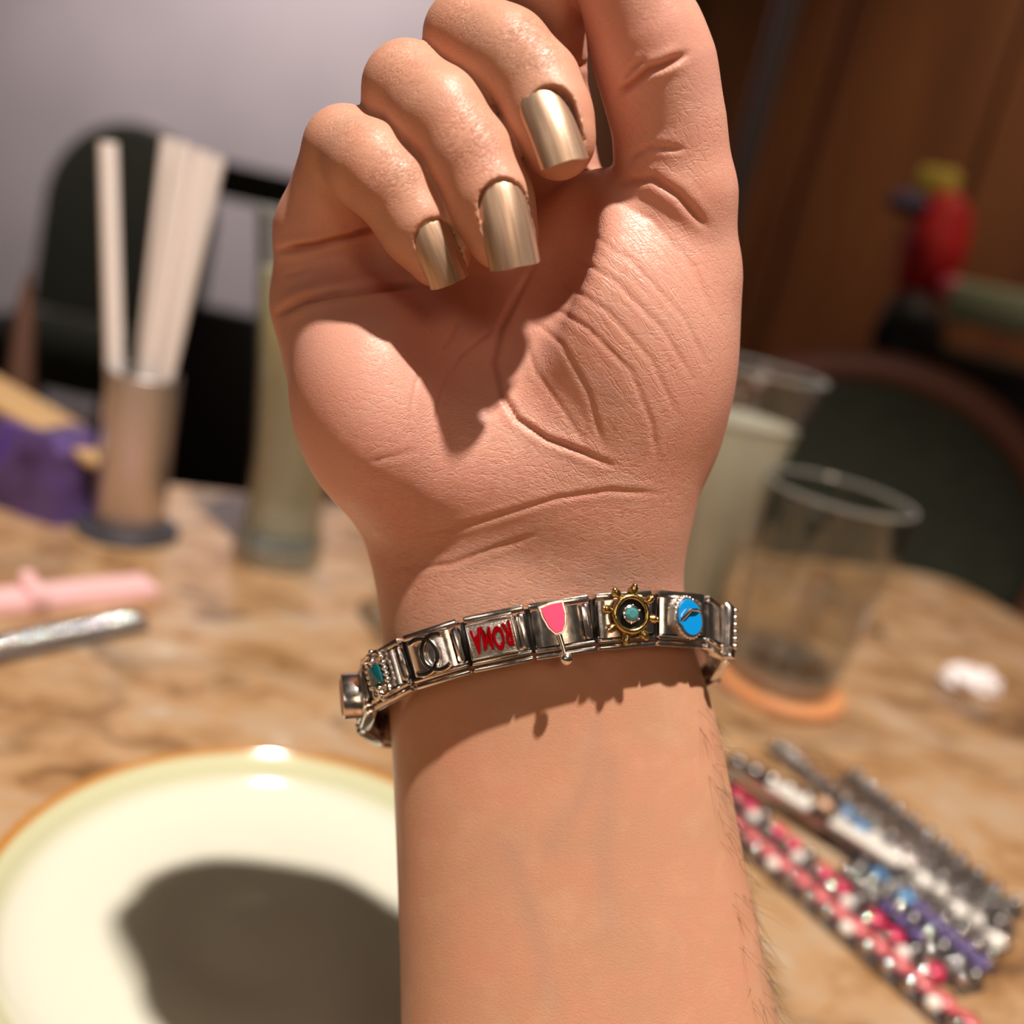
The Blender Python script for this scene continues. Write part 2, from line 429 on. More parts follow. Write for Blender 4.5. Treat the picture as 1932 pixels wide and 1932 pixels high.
print('hand verts', len(HW), 'time', _t.time() - _t0)

skin = mat('skin', lin((214, 160, 132)), .42)
def build_skin(m):
    b = bsdf(m)
    a = N(m, 'ShaderNodeAttribute', attribute_name='skin_zone'); sp = N(m, 'ShaderNodeSeparateColor'); L(m, a.outputs['Color'], sp.inputs[0])
    tc = N(m, 'ShaderNodeNewGeometry')
    mix = N(m, 'ShaderNodeMix', data_type='RGBA'); mix.inputs[6].default_value = lin((194, 146, 115)); mix.inputs[7].default_value = lin((222, 163, 145))
    L(m, sp.outputs[0], mix.inputs[0])
    nz = N(m, 'ShaderNodeTexNoise', i_Scale=90.0, i_Detail=5.0); L(m, tc.outputs['Position'], nz.inputs['Vector'])
    mp = N(m, 'ShaderNodeMapRange'); mp.inputs['From Min'].default_value = .35; mp.inputs['From Max'].default_value = .7; L(m, nz.outputs[0], mp.inputs[0])
    mul = N(m, 'ShaderNodeMath', operation='MULTIPLY'); mul.inputs[1].default_value = .28; L(m, mp.outputs[0], mul.inputs[0])
    m2 = N(m, 'ShaderNodeMix', data_type='RGBA'); m2.inputs[7].default_value = lin((224, 140, 116)); L(m, mul.outputs[0], m2.inputs[0]); L(m, mix.outputs[2], m2.inputs[6])
    m3 = N(m, 'ShaderNodeMix', data_type='RGBA'); m3.inputs[7].default_value = lin((150, 128, 120)); nzb = N(m, 'ShaderNodeTexNoise', i_Scale=160.0, i_Detail=4.0); mo_ = N(m, 'ShaderNodeVectorMath', operation='ADD'); mo_.inputs[1].default_value = (3.1, 1.7, .4); L(m, tc.outputs['Position'], mo_.inputs[0]); L(m, mo_.outputs[0], nzb.inputs['Vector'])
    mpb = N(m, 'ShaderNodeMapRange'); mpb.inputs['From Min'].default_value = .5; mpb.inputs['From Max'].default_value = .75; mpb.inputs['To Max'].default_value = .16; L(m, nzb.outputs[0], mpb.inputs[0])
    m2b = N(m, 'ShaderNodeMix', data_type='RGBA'); m2b.inputs[7].default_value = lin((228, 190, 156)); L(m, mpb.outputs[0], m2b.inputs[0]); L(m, m2.outputs[2], m2b.inputs[6]); L(m, m2b.outputs[2], m3.inputs[6])
    vm = N(m, 'ShaderNodeMath', operation='MULTIPLY'); vm.inputs[1].default_value = .16; L(m, sp.outputs[2], vm.inputs[0]); L(m, vm.outputs[0], m3.inputs[0])
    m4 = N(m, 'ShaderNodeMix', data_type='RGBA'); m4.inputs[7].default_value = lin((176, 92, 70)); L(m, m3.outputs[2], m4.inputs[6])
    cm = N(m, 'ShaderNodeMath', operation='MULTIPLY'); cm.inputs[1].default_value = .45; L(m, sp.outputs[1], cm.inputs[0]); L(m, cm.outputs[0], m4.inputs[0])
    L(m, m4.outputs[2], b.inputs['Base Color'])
    b.inputs['Subsurface Weight'].default_value = .22; b.inputs['Subsurface Radius'].default_value = (1, .32, .16); b.inputs['Subsurface Scale'].default_value = .0022
    b.inputs['IOR'].default_value = 1.42
    # fine relief in rest-pose coordinates (mm): pores, crossing fine lines, long palm wrinkles
    ra = N(m, 'ShaderNodeAttribute', attribute_name='rest'); za = N(m, 'ShaderNodeAttribute', attribute_name='skin_mask'); zs = N(m, 'ShaderNodeSeparateColor'); L(m, za.outputs['Color'], zs.inputs[0])
    wn = N(m, 'ShaderNodeTexNoise', i_Scale=.22, i_Detail=2.0); L(m, ra.outputs['Vector'], wn.inputs['Vector'])
    wa = N(m, 'ShaderNodeVectorMath', operation='MULTIPLY_ADD'); wa.inputs[1].default_value = (2.2, 2.2, 2.2); L(m, wn.outputs['Color'], wa.inputs[0]); L(m, ra.outputs['Vector'], wa.inputs[2])
    def lines(angle, along, across, width, seed):
        mp_ = N(m, 'ShaderNodeMapping', vector_type='TEXTURE'); mp_.inputs['Rotation'].default_value = (0, 0, math.radians(angle)); mp_.inputs['Scale'].default_value = (1 / along, 1 / across, 1 / (across * .5)); mp_.inputs['Location'].default_value = (seed, seed * 2, 0)
        L(m, wa.outputs[0], mp_.inputs[0])
        n_ = N(m, 'ShaderNodeTexNoise', i_Scale=1.0, i_Detail=1.5); L(m, mp_.outputs[0], n_.inputs['Vector'])
        s_ = N(m, 'ShaderNodeMath', operation='SUBTRACT'); s_.inputs[1].default_value = .5; L(m, n_.outputs[0], s_.inputs[0])
        a_ = N(m, 'ShaderNodeMath', operation='ABSOLUTE'); L(m, s_.outputs[0], a_.inputs[0])
        r_ = N(m, 'ShaderNodeMapRange', interpolation_type='SMOOTHSTEP'); r_.inputs['From Max'].default_value = width; L(m, a_.outputs[0], r_.inputs[0]); return r_.outputs[0]
    def bump(h, dist, mask, prev):
        b_ = N(m, 'ShaderNodeBump', i_Distance=dist); L(m, h, b_.inputs['Height'])
        if prev is not None: L(m, prev, b_.inputs['Normal'])
        if isinstance(mask, float): b_.inputs['Strength'].default_value = mask
        else: L(m, mask, b_.inputs['Strength'])
        return b_.outputs[0]
    n2 = N(m, 'ShaderNodeTexNoise', i_Scale=2.6, i_Detail=3.0); L(m, ra.outputs['Vector'], n2.inputs['Vector'])
    p_ = bump(n2.outputs[0], .00012, .3, None)
    p_ = bump(lines(40, .8, 3.2, .06, 3), .000014, zs.outputs[2], p_)
    p_ = bump(lines(-28, .8, 3.2, .06, 9), .000014, zs.outputs[2], p_)
    p_ = bump(lines(19, .11, 1.5, .04, 5), .00004, zs.outputs[1], p_)
    p_ = bump(lines(-14, .11, 1.4, .04, 15), .00004, zs.outputs[1], p_)
    p_ = bump(lines(-50, .06, 1.1, .04, 21), .00004, zs.outputs[0], p_)
    p_ = bump(lines(12, .11, 1.2, .035, 27), .000028, zs.outputs[0], p_)
    p_ = bump(lines(34, .45, 2.4, .07, 33), .00008, a.outputs['Alpha'], p_)
    L(m, p_, b.inputs['Normal'])
    rn_ = N(m, 'ShaderNodeMapRange'); rn_.inputs['To Min'].default_value = .28; rn_.inputs['To Max'].default_value = .46; L(m, n2.outputs[0], rn_.inputs[0]); L(m, rn_.outputs[0], b.inputs['Roughness'])
build_skin(skin)
person = empty('person', to_world(np.array([9., -120., -13.])) , None, 'right hand and forearm raised palm forward, fingers curled, metallic painted nails and charm bracelet', 'person')
bpy.context.view_layer.update()
def link_in(name, me, parent, m):                 # mesh given in world coordinates
    o = link(name, me, parent, m); o.matrix_parent_inverse = parent.matrix_world.inverted(); return o
link_in('body', me, person, skin)
# ------------------------------------------------------------------ mesh builder
class MB:
    def __init__(s): s.v = []; s.f = []; s.mi = []; s.cur = 0
    def add(s, vs, fs):
        o = len(s.v); s.v += [tuple(v) for v in vs]; s.f += [tuple(i + o for i in f) for f in fs]; s.mi += [s.cur] * len(fs)
    def box(s, c, d, R=None, bev=0.0):
        """rounded box: bevelled by inset corners (24 verts when bev > 0)"""
        c = Vector(c); hx, hy, hz = d[0] / 2, d[1] / 2, d[2] / 2
        R = R or Matrix.Identity(3)
        if bev <= 0:
            vs = [c + R @ Vector((x * hx, y * hy, z * hz)) for x in (-1, 1) for y in (-1, 1) for z in (-1, 1)]
            s.add(vs, [(0, 1, 3, 2), (4, 6, 7, 5), (0, 4, 5, 1), (2, 3, 7, 6), (0, 2, 6, 4), (1, 5, 7, 3)]); return
        bm = bmesh.new(); bmesh.ops.create_cube(bm, size=1)
        for v in bm.verts: v.co = Vector((v.co.x * d[0], v.co.y * d[1], v.co.z * d[2]))
        bmesh.ops.bevel(bm, geom=list(bm.edges), offset=min(bev, .49 * min(d)), segments=2, affect='EDGES', profile=.5)
        bm.verts.index_update()
        s.add([c + R @ v.co for v in bm.verts], [[v.index for v in f.verts] for f in bm.faces]); bm.free()
    def lathe(s, prof, n=32, c=(0, 0, 0), R=None, cap=False, sx=1, sy=1):
        c = Vector(c); R = R or Matrix.Identity(3); vs = []; fs = []
        for r, z in prof:
            for k in range(n):
                a = 2 * math.pi * k / n; vs.append(c + R @ Vector((r * sx * math.cos(a), r * sy * math.sin(a), z)))
        for i in range(len(prof) - 1):
            for k in range(n):
                k2 = (k + 1) % n; fs.append((i * n + k, i * n + k2, (i + 1) * n + k2, (i + 1) * n + k))
        if cap or prof[0][0] > 1e-6 and cap is None: pass
        if cap:
            fs.append(tuple(reversed(range(n)))); fs.append(tuple(range((len(prof) - 1) * n, len(prof) * n)))
        s.add(vs, fs)
    def tube(s, pts, r, n=10, closed=False, cap=True):
        pts = [Vector(p) for p in pts]; m = len(pts); rs = r if isinstance(r, (list, tuple)) else [r] * m
        vs = []; fs = []; up = None
        for i, p in enumerate(pts):
            a = pts[(i - 1) % m] if (closed or i > 0) else p; b = pts[(i + 1) % m] if (closed or i < m - 1) else p
            t = (b - a).normalized()
            if up is None:
                up = t.orthogonal().normalized()
            up = (up - t * up.dot(t)).normalized(); q = t.cross(up)
            for k in range(n):
                an = 2 * math.pi * k / n; vs.append(p + (up * math.cos(an) + q * math.sin(an)) * rs[i])
        for i in range(m if closed else m - 1):
            j = (i + 1) % m
            for k in range(n):
                k2 = (k + 1) % n; fs.append((i * n + k, i * n + k2, j * n + k2, j * n + k))
        if cap and not closed:
            fs.append(tuple(reversed(range(n)))); fs.append(tuple(range((m - 1) * n, m * n)))
        s.add(vs, fs)
    def ball(s, c, r, n=10, sc=(1, 1, 1), R=None):
        c = Vector(c); R = R or Matrix.Identity(3); prof = [(max(1e-5, math.sin(math.pi * i / n)), -math.cos(math.pi * i / n)) for i in range(n + 1)]
        vs = []; fs = []; m = n * 2
        for q, z in prof:
            for k in range(m):
                a = 2 * math.pi * k / m; vs.append(c + R @ Vector((r * sc[0] * q * math.cos(a), r * sc[1] * q * math.sin(a), r * sc[2] * z)))
        for i in range(n):
            for k in range(m):
                k2 = (k + 1) % m; fs.append((i * m + k, i * m + k2, (i + 1) * m + k2, (i + 1) * m + k))
        s.add(vs, fs)
    def prism(s, pts2, z0, z1, R=None, c=(0, 0, 0), bev=0.0):
        """flat outline in xy extruded along z, optional top chamfer"""
        R = R or Matrix.Identity(3); c = Vector(c); n = len(pts2); cx = sum(p[0] for p in pts2) / n; cy = sum(p[1] for p in pts2) / n
        lay = [(0, z0), (0, z1 - bev), (bev, z1)] if bev else [(0, z0), (0, z1)]
        vs = []; fs = []
        for ins, z in lay:
            for x, y in pts2:
                d = math.hypot(x - cx, y - cy) or 1; k = 1 - ins / d
                vs.append(c + R @ Vector((cx + (x - cx) * k, cy + (y - cy) * k, z)))
        for i in range(len(lay) - 1):
            for k in range(n):
                k2 = (k + 1) % n; fs.append((i * n + k, i * n + k2, (i + 1) * n + k2, (i + 1) * n + k))
        fs.append(tuple(reversed(range(n)))); fs.append(tuple(range((len(lay) - 1) * n, len(lay) * n)))
        s.add(vs, fs)
    def mesh(s, name, mats, smooth=True, angle=40):
        me = bpy.data.meshes.new(name); me.from_pydata(s.v, [], s.f)
        for m in (mats if isinstance(mats, (list, tuple)) else [mats]): me.materials.append(m)
        me.polygons.foreach_set('material_index', s.mi)
        bm = bmesh.new(); bm.from_mesh(me); bmesh.ops.remove_doubles(bm, verts=bm.verts, dist=1e-6); bmesh.ops.recalc_face_normals(bm, faces=bm.faces)
        for f in bm.faces: f.smooth = smooth
        if smooth:
            for e in bm.edges:
                if len(e.link_faces) == 2 and e.calc_face_angle(0) > math.radians(angle): e.smooth = False
        bm.to_mesh(me); bm.free(); me.update()
        return me
def build(mb, name, m, parent=None, loc=None, smooth=True, angle=40, M=None):
    o = bpy.data.objects.new(name, mb.mesh(name, m, smooth, angle)); COL.objects.link(o)
    if parent is not None: o.parent = parent
    if loc is not None: o.location = loc
    if M is not None: o.matrix_world = M if parent is None else o.matrix_world
    return o

# ------------------------------------------------------------------ metals, enamels
def metal_mat(name, c, rough=.16, nscale=900, bump=.1):
    m = mat(name, lin(c), rough, 1.0); b = bsdf(m)
    g = N(m, 'ShaderNodeNewGeometry'); n = N(m, 'ShaderNodeTexNoise', i_Scale=float(nscale), i_Detail=4.0); L(m, g.outputs['Position'], n.inputs['Vector'])
    bu = N(m, 'ShaderNodeBump', i_Strength=bump, i_Distance=.0002); L(m, n.outputs[0], bu.inputs['Height']); L(m, bu.outputs[0], b.inputs['Normal'])
    mr = N(m, 'ShaderNodeMapRange'); mr.inputs['To Min'].default_value = rough * .6; mr.inputs['To Max'].default_value = rough * 1.7; L(m, n.outputs[0], mr.inputs[0]); L(m, mr.outputs[0], b.inputs['Roughness'])
    return m
steel = metal_mat('steel', (232, 222, 214), .17)
steel_dark = metal_mat('dark_steel', (120, 112, 108), .3)
steel_rough = metal_mat('speckled_steel', (196, 188, 180), .32, 2500, .6)
gold = metal_mat('antique_gold', (196, 166, 106), .2, 1500, .3)
black = mat('black_enamel', lin((14, 11, 11)), .3)
red_en = mat('red_enamel', lin((132, 3, 10)), .16, Specular_IOR_Level=.25)
pink_en = mat('pink_enamel', lin((250, 72, 118)), .3)
blue_en = mat('blue_enamel', lin((10, 140, 214)), .25)
aqua = mat('aqua_gem', lin((110, 200, 200)), .03, Transmission_Weight=.6, IOR=1.6)
teal = mat('teal_gem', lin((16, 84, 90)), .04, Coat_Weight=1.0)
rust = mat('red_print', lin((140, 52, 40)), .35)
def _print_mat():
    m = rust; b = bsdf(m); g = N(m, 'ShaderNodeNewGeometry'); n = N(m, 'ShaderNodeTexNoise', i_Scale=900.0, i_Detail=3.0); L(m, g.outputs['Position'], n.inputs['Vector'])
    r = ramp(m, [(.38, lin((96, 22, 24))), (.52, lin((176, 84, 60))), (.62, lin((120, 90, 80)))]); L(m, n.outputs[0], r.inputs[0]); L(m, r.outputs[0], b.inputs['Base Color'])
_print_mat()

# ------------------------------------------------------------------ finger nails
nailm = mat('champagne_nail_polish', lin((222, 190, 166)), .42, .75, Coat_Weight=.25, Coat_Roughness=.3)
def _nail():
    m = nailm; b = bsdf(m); tc = N(m, 'ShaderNodeTexCoord')
    mp = N(m, 'ShaderNodeMapping'); mp.inputs['Scale'].default_value = (14, 1.2, 1); L(m, tc.outputs['UV'], mp.inputs[0])
    n = N(m, 'ShaderNodeTexNoise', i_Scale=1.0, i_Detail=6.0); L(m, mp.outputs[0], n.inputs['Vector'])
    g = N(m, 'ShaderNodeNewGeometry'); n2 = N(m, 'ShaderNodeTexNoise', i_Scale=2500.0, i_Detail=1.0); L(m, g.outputs['Position'], n2.inputs['Vector'])
    ad = N(m, 'ShaderNodeMath', operation='ADD'); L(m, n.outputs[0], ad.inputs[0]); L(m, n2.outputs[0], ad.inputs[1])
    bu = N(m, 'ShaderNodeBump', i_Strength=.12, i_Distance=.00008); L(m, ad.outputs[0], bu.inputs['Height']); L(m, bu.outputs[0], b.inputs['Normal'])
    r = ramp(m, [(.3, lin((178, 144, 118))), (.7, lin((216, 184, 158)))]); L(m, n.outputs[0], r.inputs[0]); L(m, r.outputs[0], b.inputs['Base Color'])
_nail()
def nail(nm, label, thick=.45):
    a, d, nrm, b, Ln, halfw, rcurv = nail_frame(nm); sag = NSAG
    nu, nv = 16, 22; grid = []; uv = []
    for lay in (0, 1):
        for j in range(nv + 1):
            v = j / nv
            w = halfw * (min(1, (max(v, 0.0) / root)) if False else 1)
            q = min(1.0, v / .30); wid = halfw * max(.03, (1 - (1 - q) ** 2.6) ** .42) * (1 - .04 * v)
            for i in range(nu + 1):
                u = -1 + 2 * i / nu
                rootcurve = 0.0                 # rounded cuticle edge
                tipcurve = -.045 * Ln * (abs(u) ** 4) * max(0, (v - .8) / .2)
                x = u * wid; ang = x / rcurv
                p = a + d * (v * Ln + rootcurve + tipcurve) + b * (rcurv * math.sin(ang)) + nrm * (rcurv * (math.cos(ang) - 1) + sag * math.sin(math.pi * v) * .8)
                p = p - nrm * (thick * lay) + nrm * (-.15 * (1 - min(1, v / .12)))
                grid.append(p); uv.append((i / nu, v))
    nn = (nu + 1) * (nv + 1); fs = []
    for j in range(nv):
        for i in range(nu):
            k = j * (nu + 1) + i; fs.append((k, k + 1, k + nu + 2, k + nu + 1)); fs.append((nn + k, nn + k + nu + 1, nn + k + nu + 2, nn + k + 1))
    rim = [i for i in range(nu + 1)] + [j * (nu + 1) + nu for j in range(1, nv + 1)] + [nv * (nu + 1) + i for i in range(nu - 1, -1, -1)] + [j * (nu + 1) for j in range(nv - 1, 0, -1)]
    for k in range(len(rim)):
        a1, b1 = rim[k], rim[(k + 1) % len(rim)]; fs.append((a1, nn + a1, nn + b1, b1))
    W = to_world(np.array(grid)); me = bpy.data.meshes.new('fingernail'); me.from_pydata([tuple(w) for w in W], [], fs)
    ul = me.uv_layers.new(name='UVMap')
    for lp in me.loops: ul.data[lp.index].uv = uv[lp.vertex_index]
    bm = bmesh.new(); bm.from_mesh(me); bmesh.ops.recalc_face_normals(bm, faces=bm.faces)
    for f in bm.faces: f.smooth = True
    for e in bm.edges:
        if e.calc_face_angle(0) > math.radians(50): e.smooth = False
    bm.to_mesh(me); bm.free()
    o = link_in('fingernail', me, person, nailm); o['label'] = label; return o
nail('middle', 'bright champagne gold fingernail of the middle finger')
nail('ring', 'bronze gold fingernail of the ring finger with the longest free edge')
nail('pinky', 'darker bronze fingernail of the little finger')

# fine dark hairs along the thumb-side edge of the forearm
hb = MB()
def hairs():
    cand = np.where((pix[:, 1] > 1330) & (pix[:, 1] < 2000) & (HN[:, 0] > .62) & (HN[:, 2] > -.55))[0]
    pick = RNG.choice(cand, 300, replace=False)
    nl = HN[pick]; base = HV[pick]
    for b0, n0 in zip(base, nl):
        ln = RNG.uniform(2.2, 5.5); dr = n0 * .75 + np.array([RNG.normal(0, .25), -.75 + RNG.normal(0, .25), RNG.normal(0, .25)])
        dr /= np.linalg.norm(dr); cv = RNG.normal(0, .25, 3) + np.array([0, -.35, 0])
        pts = [b0 + dr * ln * t + cv * ln * t * t * .6 for t in (0, .35, .7, 1.0)]
        W = [Vector(w) for w in to_world(bend_arm(np.array(pts)))]
        hb.tube(W, [.000028, .000024, .000016, .000007], 3, cap=False)
hairs()
hairm = mat('hair', lin((40, 26, 20)), .5)
ho = link_in('arm_hair', hb.mesh('arm_hair', hairm), person, hairm); ho['kind'] = 'stuff'

# ------------------------------------------------------------------ charm bracelet on the wrist
def local_frame(P, t, w, n):                 # local mm frame -> world matrix (unit: metre, built in mm scaled .001)
    def v(d): return Vector(Rn * d[0] + Un * d[1] - Fn * d[2])
    T, W_, N_ = v(t), v(w), v(n); o = Vector(to_world(np.array(P)))
    return Matrix(((T.x, W_.x, N_.x, o.x), (T.y, W_.y, N_.y, o.y), (T.z, W_.z, N_.z, o.z), (0, 0, 0, 1)))
RC = np.array([(1024 - 966) * .0995, -30.6, -19.3]); RA = np.array([32.8, 5.0, -2.2]); RB = np.array([0.6, 11.3, 20.2])
def ringp(th):
    c, s_ = math.cos(th), math.sin(th); e = 2 / 2.25
    return RC + RA * (abs(c) ** e * (1 if c >= 0 else -1)) + RB * (abs(s_) ** e * (1 if s_ >= 0 else -1))
ths = np.linspace(0, 2 * math.pi, 4001); rp = np.array([ringp(t) for t in ths])
arc = np.r_[0, np.cumsum(np.linalg.norm(np.diff(rp, axis=0), axis=1))]; TOT = arc[-1]
NL = round(TOT / 10.9); PITCH = TOT / NL
def at_arc(sv):
    sv = sv % TOT; p = np.array([np.interp(sv, arc, rp[:, i]) for i in range(3)])
    q = np.array([np.interp((sv + .4) % TOT, arc, rp[:, i]) for i in range(3)]); r = np.array([np.interp((sv - .4) % TOT, arc, rp[:, i]) for i in range(3)])
    t = r - q; t /= np.linalg.norm(t)             # pointing to the right at the front
    w = np.array([-.06, 1.0, -.12]); w -= t * (w @ t); w /= np.linalg.norm(w); n = np.cross(t, w)
    return p, t, w, n
brace = empty('charm_bracelet', to_world(RC), None, 'steel link bracelet with enamel, gem and gold wheel charms worn around the wrist', 'bracelet')
bpy.context.view_layer.update()
def put(mb, name, m, parent, M, smooth=True, angle=40):
    """mesh in mm in frame M, child of parent"""
    me = mb.mesh(name, m, smooth, angle); me.transform(Matrix.Scale(.001, 4)); 
    o = bpy.data.objects.new(name, me); COL.objects.link(o); o.parent = parent; o.matrix_parent_inverse = parent.matrix_world.inverted(); o.matrix_world = M
    return o
def link_base():
    mb = MB()
    LL = PITCH - .45
    mb.box((0, 3.95, .0), (LL, 1.2, 2.2), bev=.35)                  # upper rail
    mb.box((0, -3.45, .1), (LL, .85, 2.2), bev=.38)                   # lower double rail
    mb.box((0, -4.5, -.1), (LL, 1.0, 2.0), bev=.4)
    mb.box((0, -.0, -.75), (LL, 6.0, .6), bev=.1)
    mb.box((LL / 2 - .9, 0.15, .45), (1.6, 6.2, 1.7), bev=.75)        # folded end ribs
    return mb
base_me = link_base().mesh('charm_link', steel); base_me.transform(Matrix.Scale(.001, 4))
plate_mb = MB()
def _plate_arc():
    hw_ = (PITCH - 2.9) / 2; xs_ = np.linspace(-hw_, hw_, 13); P = [(x - .75, 1.45 - .55 * (x / hw_) ** 2 - (.25 if abs(x) > hw_ * .99 else 0)) for x in xs_]
    vs = []; 
    for y in (-2.9, 3.2):
        vs += [(x, y, z) for x, z in P] + [(x, y, .2) for x, z in P]
    n_ = len(P); fs = []
    for i in range(n_ - 1):
        fs.append((i, i + 1, 2 * n_ + i + 1, 2 * n_ + i)); fs.append((n_ + i, 3 * n_ + i, 3 * n_ + i + 1, n_ + i + 1)); fs.append((i, n_ + i, n_ + i + 1, i + 1)); fs.append((2 * n_ + i, 2 * n_ + i + 1, 3 * n_ + i + 1, 3 * n_ + i))
    fs.append((0, 2 * n_, 3 * n_, n_)); fs.append((n_ - 1, 2 * n_ - 1, 4 * n_ - 1, 3 * n_ - 1)); plate_mb.add(vs, fs)
_plate_arc()
plate_me = plate_mb.mesh('face_plate', steel); plate_me.transform(Matrix.Scale(.001, 4))
gap_mb = MB(); gap_mb.box((-PITCH / 2 + .05, 0, -.3), (1.0, 7.4, 1.0), bev=.1)
gap_me = gap_mb.mesh('hinge', black); gap_me.transform(Matrix.Scale(.001, 4))
# arc position of the red-lettered link
tgt = px(940, 1199, -.5)
s0 = arc[np.argmin(np.linalg.norm((rp - tgt)[:, :2], axis=1) + (rp[:, 2] < -15) * 50)]
LINKS = {}
for k in range(NL):
    p, t, w, n = at_arc(s0 - k * PITCH)                                # k grows to the right
    M = local_frame(p, t, w, n)
    o = bpy.data.objects.new('charm_link', base_me); COL.objects.link(o); o.parent = brace; o.matrix_parent_inverse = brace.matrix_world.inverted(); o.matrix_world = M
    for nm, mm in (('face_plate', plate_me), ('hinge', gap_me)):
        q = bpy.data.objects.new(nm, mm); COL.objects.link(q); q.parent = o
    LINKS[k if k <= NL // 2 else k - NL] = (o, M)
bpy.context.view_layer.update()
def spin(deg): return Matrix.Rotation(math.radians(deg), 3, 'Z')

# interlocking double C logo charm
o, M = LINKS[-1]; o['label'] = 'link with two interlocking black-lined rings open at the sides'
for sgn in (-1, 1):
    pts = [(sgn * 1.55 - .6 + 2.95 * math.cos(a) * sgn, .1 + 2.95 * math.sin(a), 2.0) for a in np.linspace(math.radians(56), math.radians(304), 34)]
    mb = MB(); mb.tube(pts, .5, 10); put(mb, 'logo_ring', steel, o, M)
    mb = MB(); mb.tube([(x, y, 2.33) for x, y, z in pts[1:-1]], .33, 8); put(mb, 'black_inlay', black, o, M)
# red lettering charm
o, M = LINKS[0]; o['label'] = 'link with red raised letters on a speckled plate'
mb = MB(); mb.box((-.85, .1, 1.5), (8.0, 5.9, 1.0), bev=.25); put(mb, 'letter_plate', steel_rough, o, M)
mb = MB()
for c, d in (((-.85, 2.95, 1.95), (8.0, .35, .5)), ((-.85, -2.75, 1.95), (8.0, .35, .5)), ((-4.7, .1, 1.95), (.35, 5.9, .5)), ((3.0, .1, 1.95), (.35, 5.9, .5))): mb.box(c, d, bev=.12)
put(mb, 'plate_rim', steel, o, M)
fc = bpy.data.curves.new('letters', 'FONT'); fc.body = 'ROMA'; fc.size = 1; fc.extrude = .06; fc.bevel_depth = .035; fc.bevel_resolution = 2; fc.offset = .015; fc.space_character = 1.05
fo = bpy.data.objects.new('letters', fc); COL.objects.link(fo); dg = bpy.context.evaluated_depsgraph_get()
fm = bpy.data.meshes.new_from_object(fo.evaluated_get(dg)); COL.objects.unlink(fo); bpy.data.objects.remove(fo)
co = np.array([v.co[:] for v in fm.vertices]); mn, mx = co.min(0), co.max(0)
for v in fm.vertices:
    x = (v.co.x - (mn[0] + mx[0]) / 2) / (mx[0] - mn[0]); y = (v.co.y - (mn[1] + mx[1]) / 2) / (mx[1] - mn[1])
    v.co = Vector((-.85 - x * 6.9, .1 - y * (3.9 + 1.2 * abs(x)) + .25 * math.sin(x * 9), 2.15 + (v.co.z) * 4))
fm.materials.clear(); fm.materials.append(red_en); fm.transform(Matrix.Scale(.001, 4))
q = bpy.data.objects.new('lettering', fm); COL.objects.link(q); q.parent = o; q['label'] = 'raised red enamel capitals reading ROMA upside down'
# pink wine glass charm
o, M = LINKS[1]; o['label'] = 'link with a pink enamel wine glass'
R_ = spin(8)
bowl = [(-2.0, 2.9), (-1.95, 1.2), (-1.5, -.6), (-.7, -1.9), (.5, -1.9), (1.3, -.9), (1.85, .8), (1.9, 2.9), (0, 3.1)]
mb = MB(); mb.prism([(x * 1.12, y * 1.1) for x, y in bowl], 1.2, 2.1, R_, (-1.0, .9, 0), .1); put(mb, 'glass_rim', steel, o, M)
mb = MB(); mb.prism([(x * .93, y * .96) for x, y in bowl], 2.0, 2.3, R_, (-1.0, .9, 0), .08); put(mb, 'pink_bowl', pink_en, o, M)
mb = MB(); mb.tube([(-.85, -1.3, 1.75), (-.55, -3.2, 1.9), (-.35, -5.0, 1.9)], [.48, .4, .5], 10); mb.ball((-.3, -5.35, 1.9), 1.12, 10); put(mb, 'glass_stem', steel, o, M)
# gold ship's wheel with aqua stone
o, M = LINKS[2]; o['label'] = "link with a golden ship's wheel and aqua stone"
WC = Vector((.1, .7, 3.1))
mb = MB(); mb.tube([(WC.x + 2.85 * math.cos(a), WC.y + 2.85 * math.sin(a), WC.z + .3) for a in np.linspace(0, 2 * math.pi, 41)[:-1]], .5, 10, closed=True)
for k in range(8):
    a = math.radians(22.5 + 45 * k + 8); u = Vector((math.cos(a), math.sin(a), 0))
    mb.tube([WC + u * 2.7, WC + u * 3.4, WC + u * 3.8 - Vector((0, 0, .1)), WC + u * 4.5 - Vector((0, 0, .15))], [.34, .4, .74, .72], 10)
    mb.ball(WC + u * 4.75 - Vector((0, 0, .05)), .5, 8)
    mb.tube([WC + u * 4.4, WC + u * 4.0 - Vector((0, 0, 2.0))], [.62, .5], 8)
put(mb, 'ship_wheel', gold, o, M)
mb = MB(); mb.lathe([(.01, 1.4), (2.5, 1.4), (2.5, 2.9), (.01, 2.9)], 28, (WC.x, WC.y, 0)); put(mb, 'wheel_backing', black, o, M)
mb = MB(); mb.lathe([(1.5, 2.7), (1.5, 3.6), (1.2, 3.75), (1.1, 3.5)], 24, (WC.x, WC.y, 0))
for k in range(6):
    a = math.radians(60 * k + 20); mb.ball((WC.x + 1.45 * math.cos(a), WC.y + 1.45 * math.sin(a), 3.75), .24, 6)
put(mb, 'gem_setting', steel, o, M)
mb = MB(); mb.lathe([(1.22, 3.5), (1.15, 3.75), (.62, 4.05), (.01, 4.05)], 10, (WC.x, WC.y, 0)); put(mb, 'aqua_stone', aqua, o, M, smooth=False)
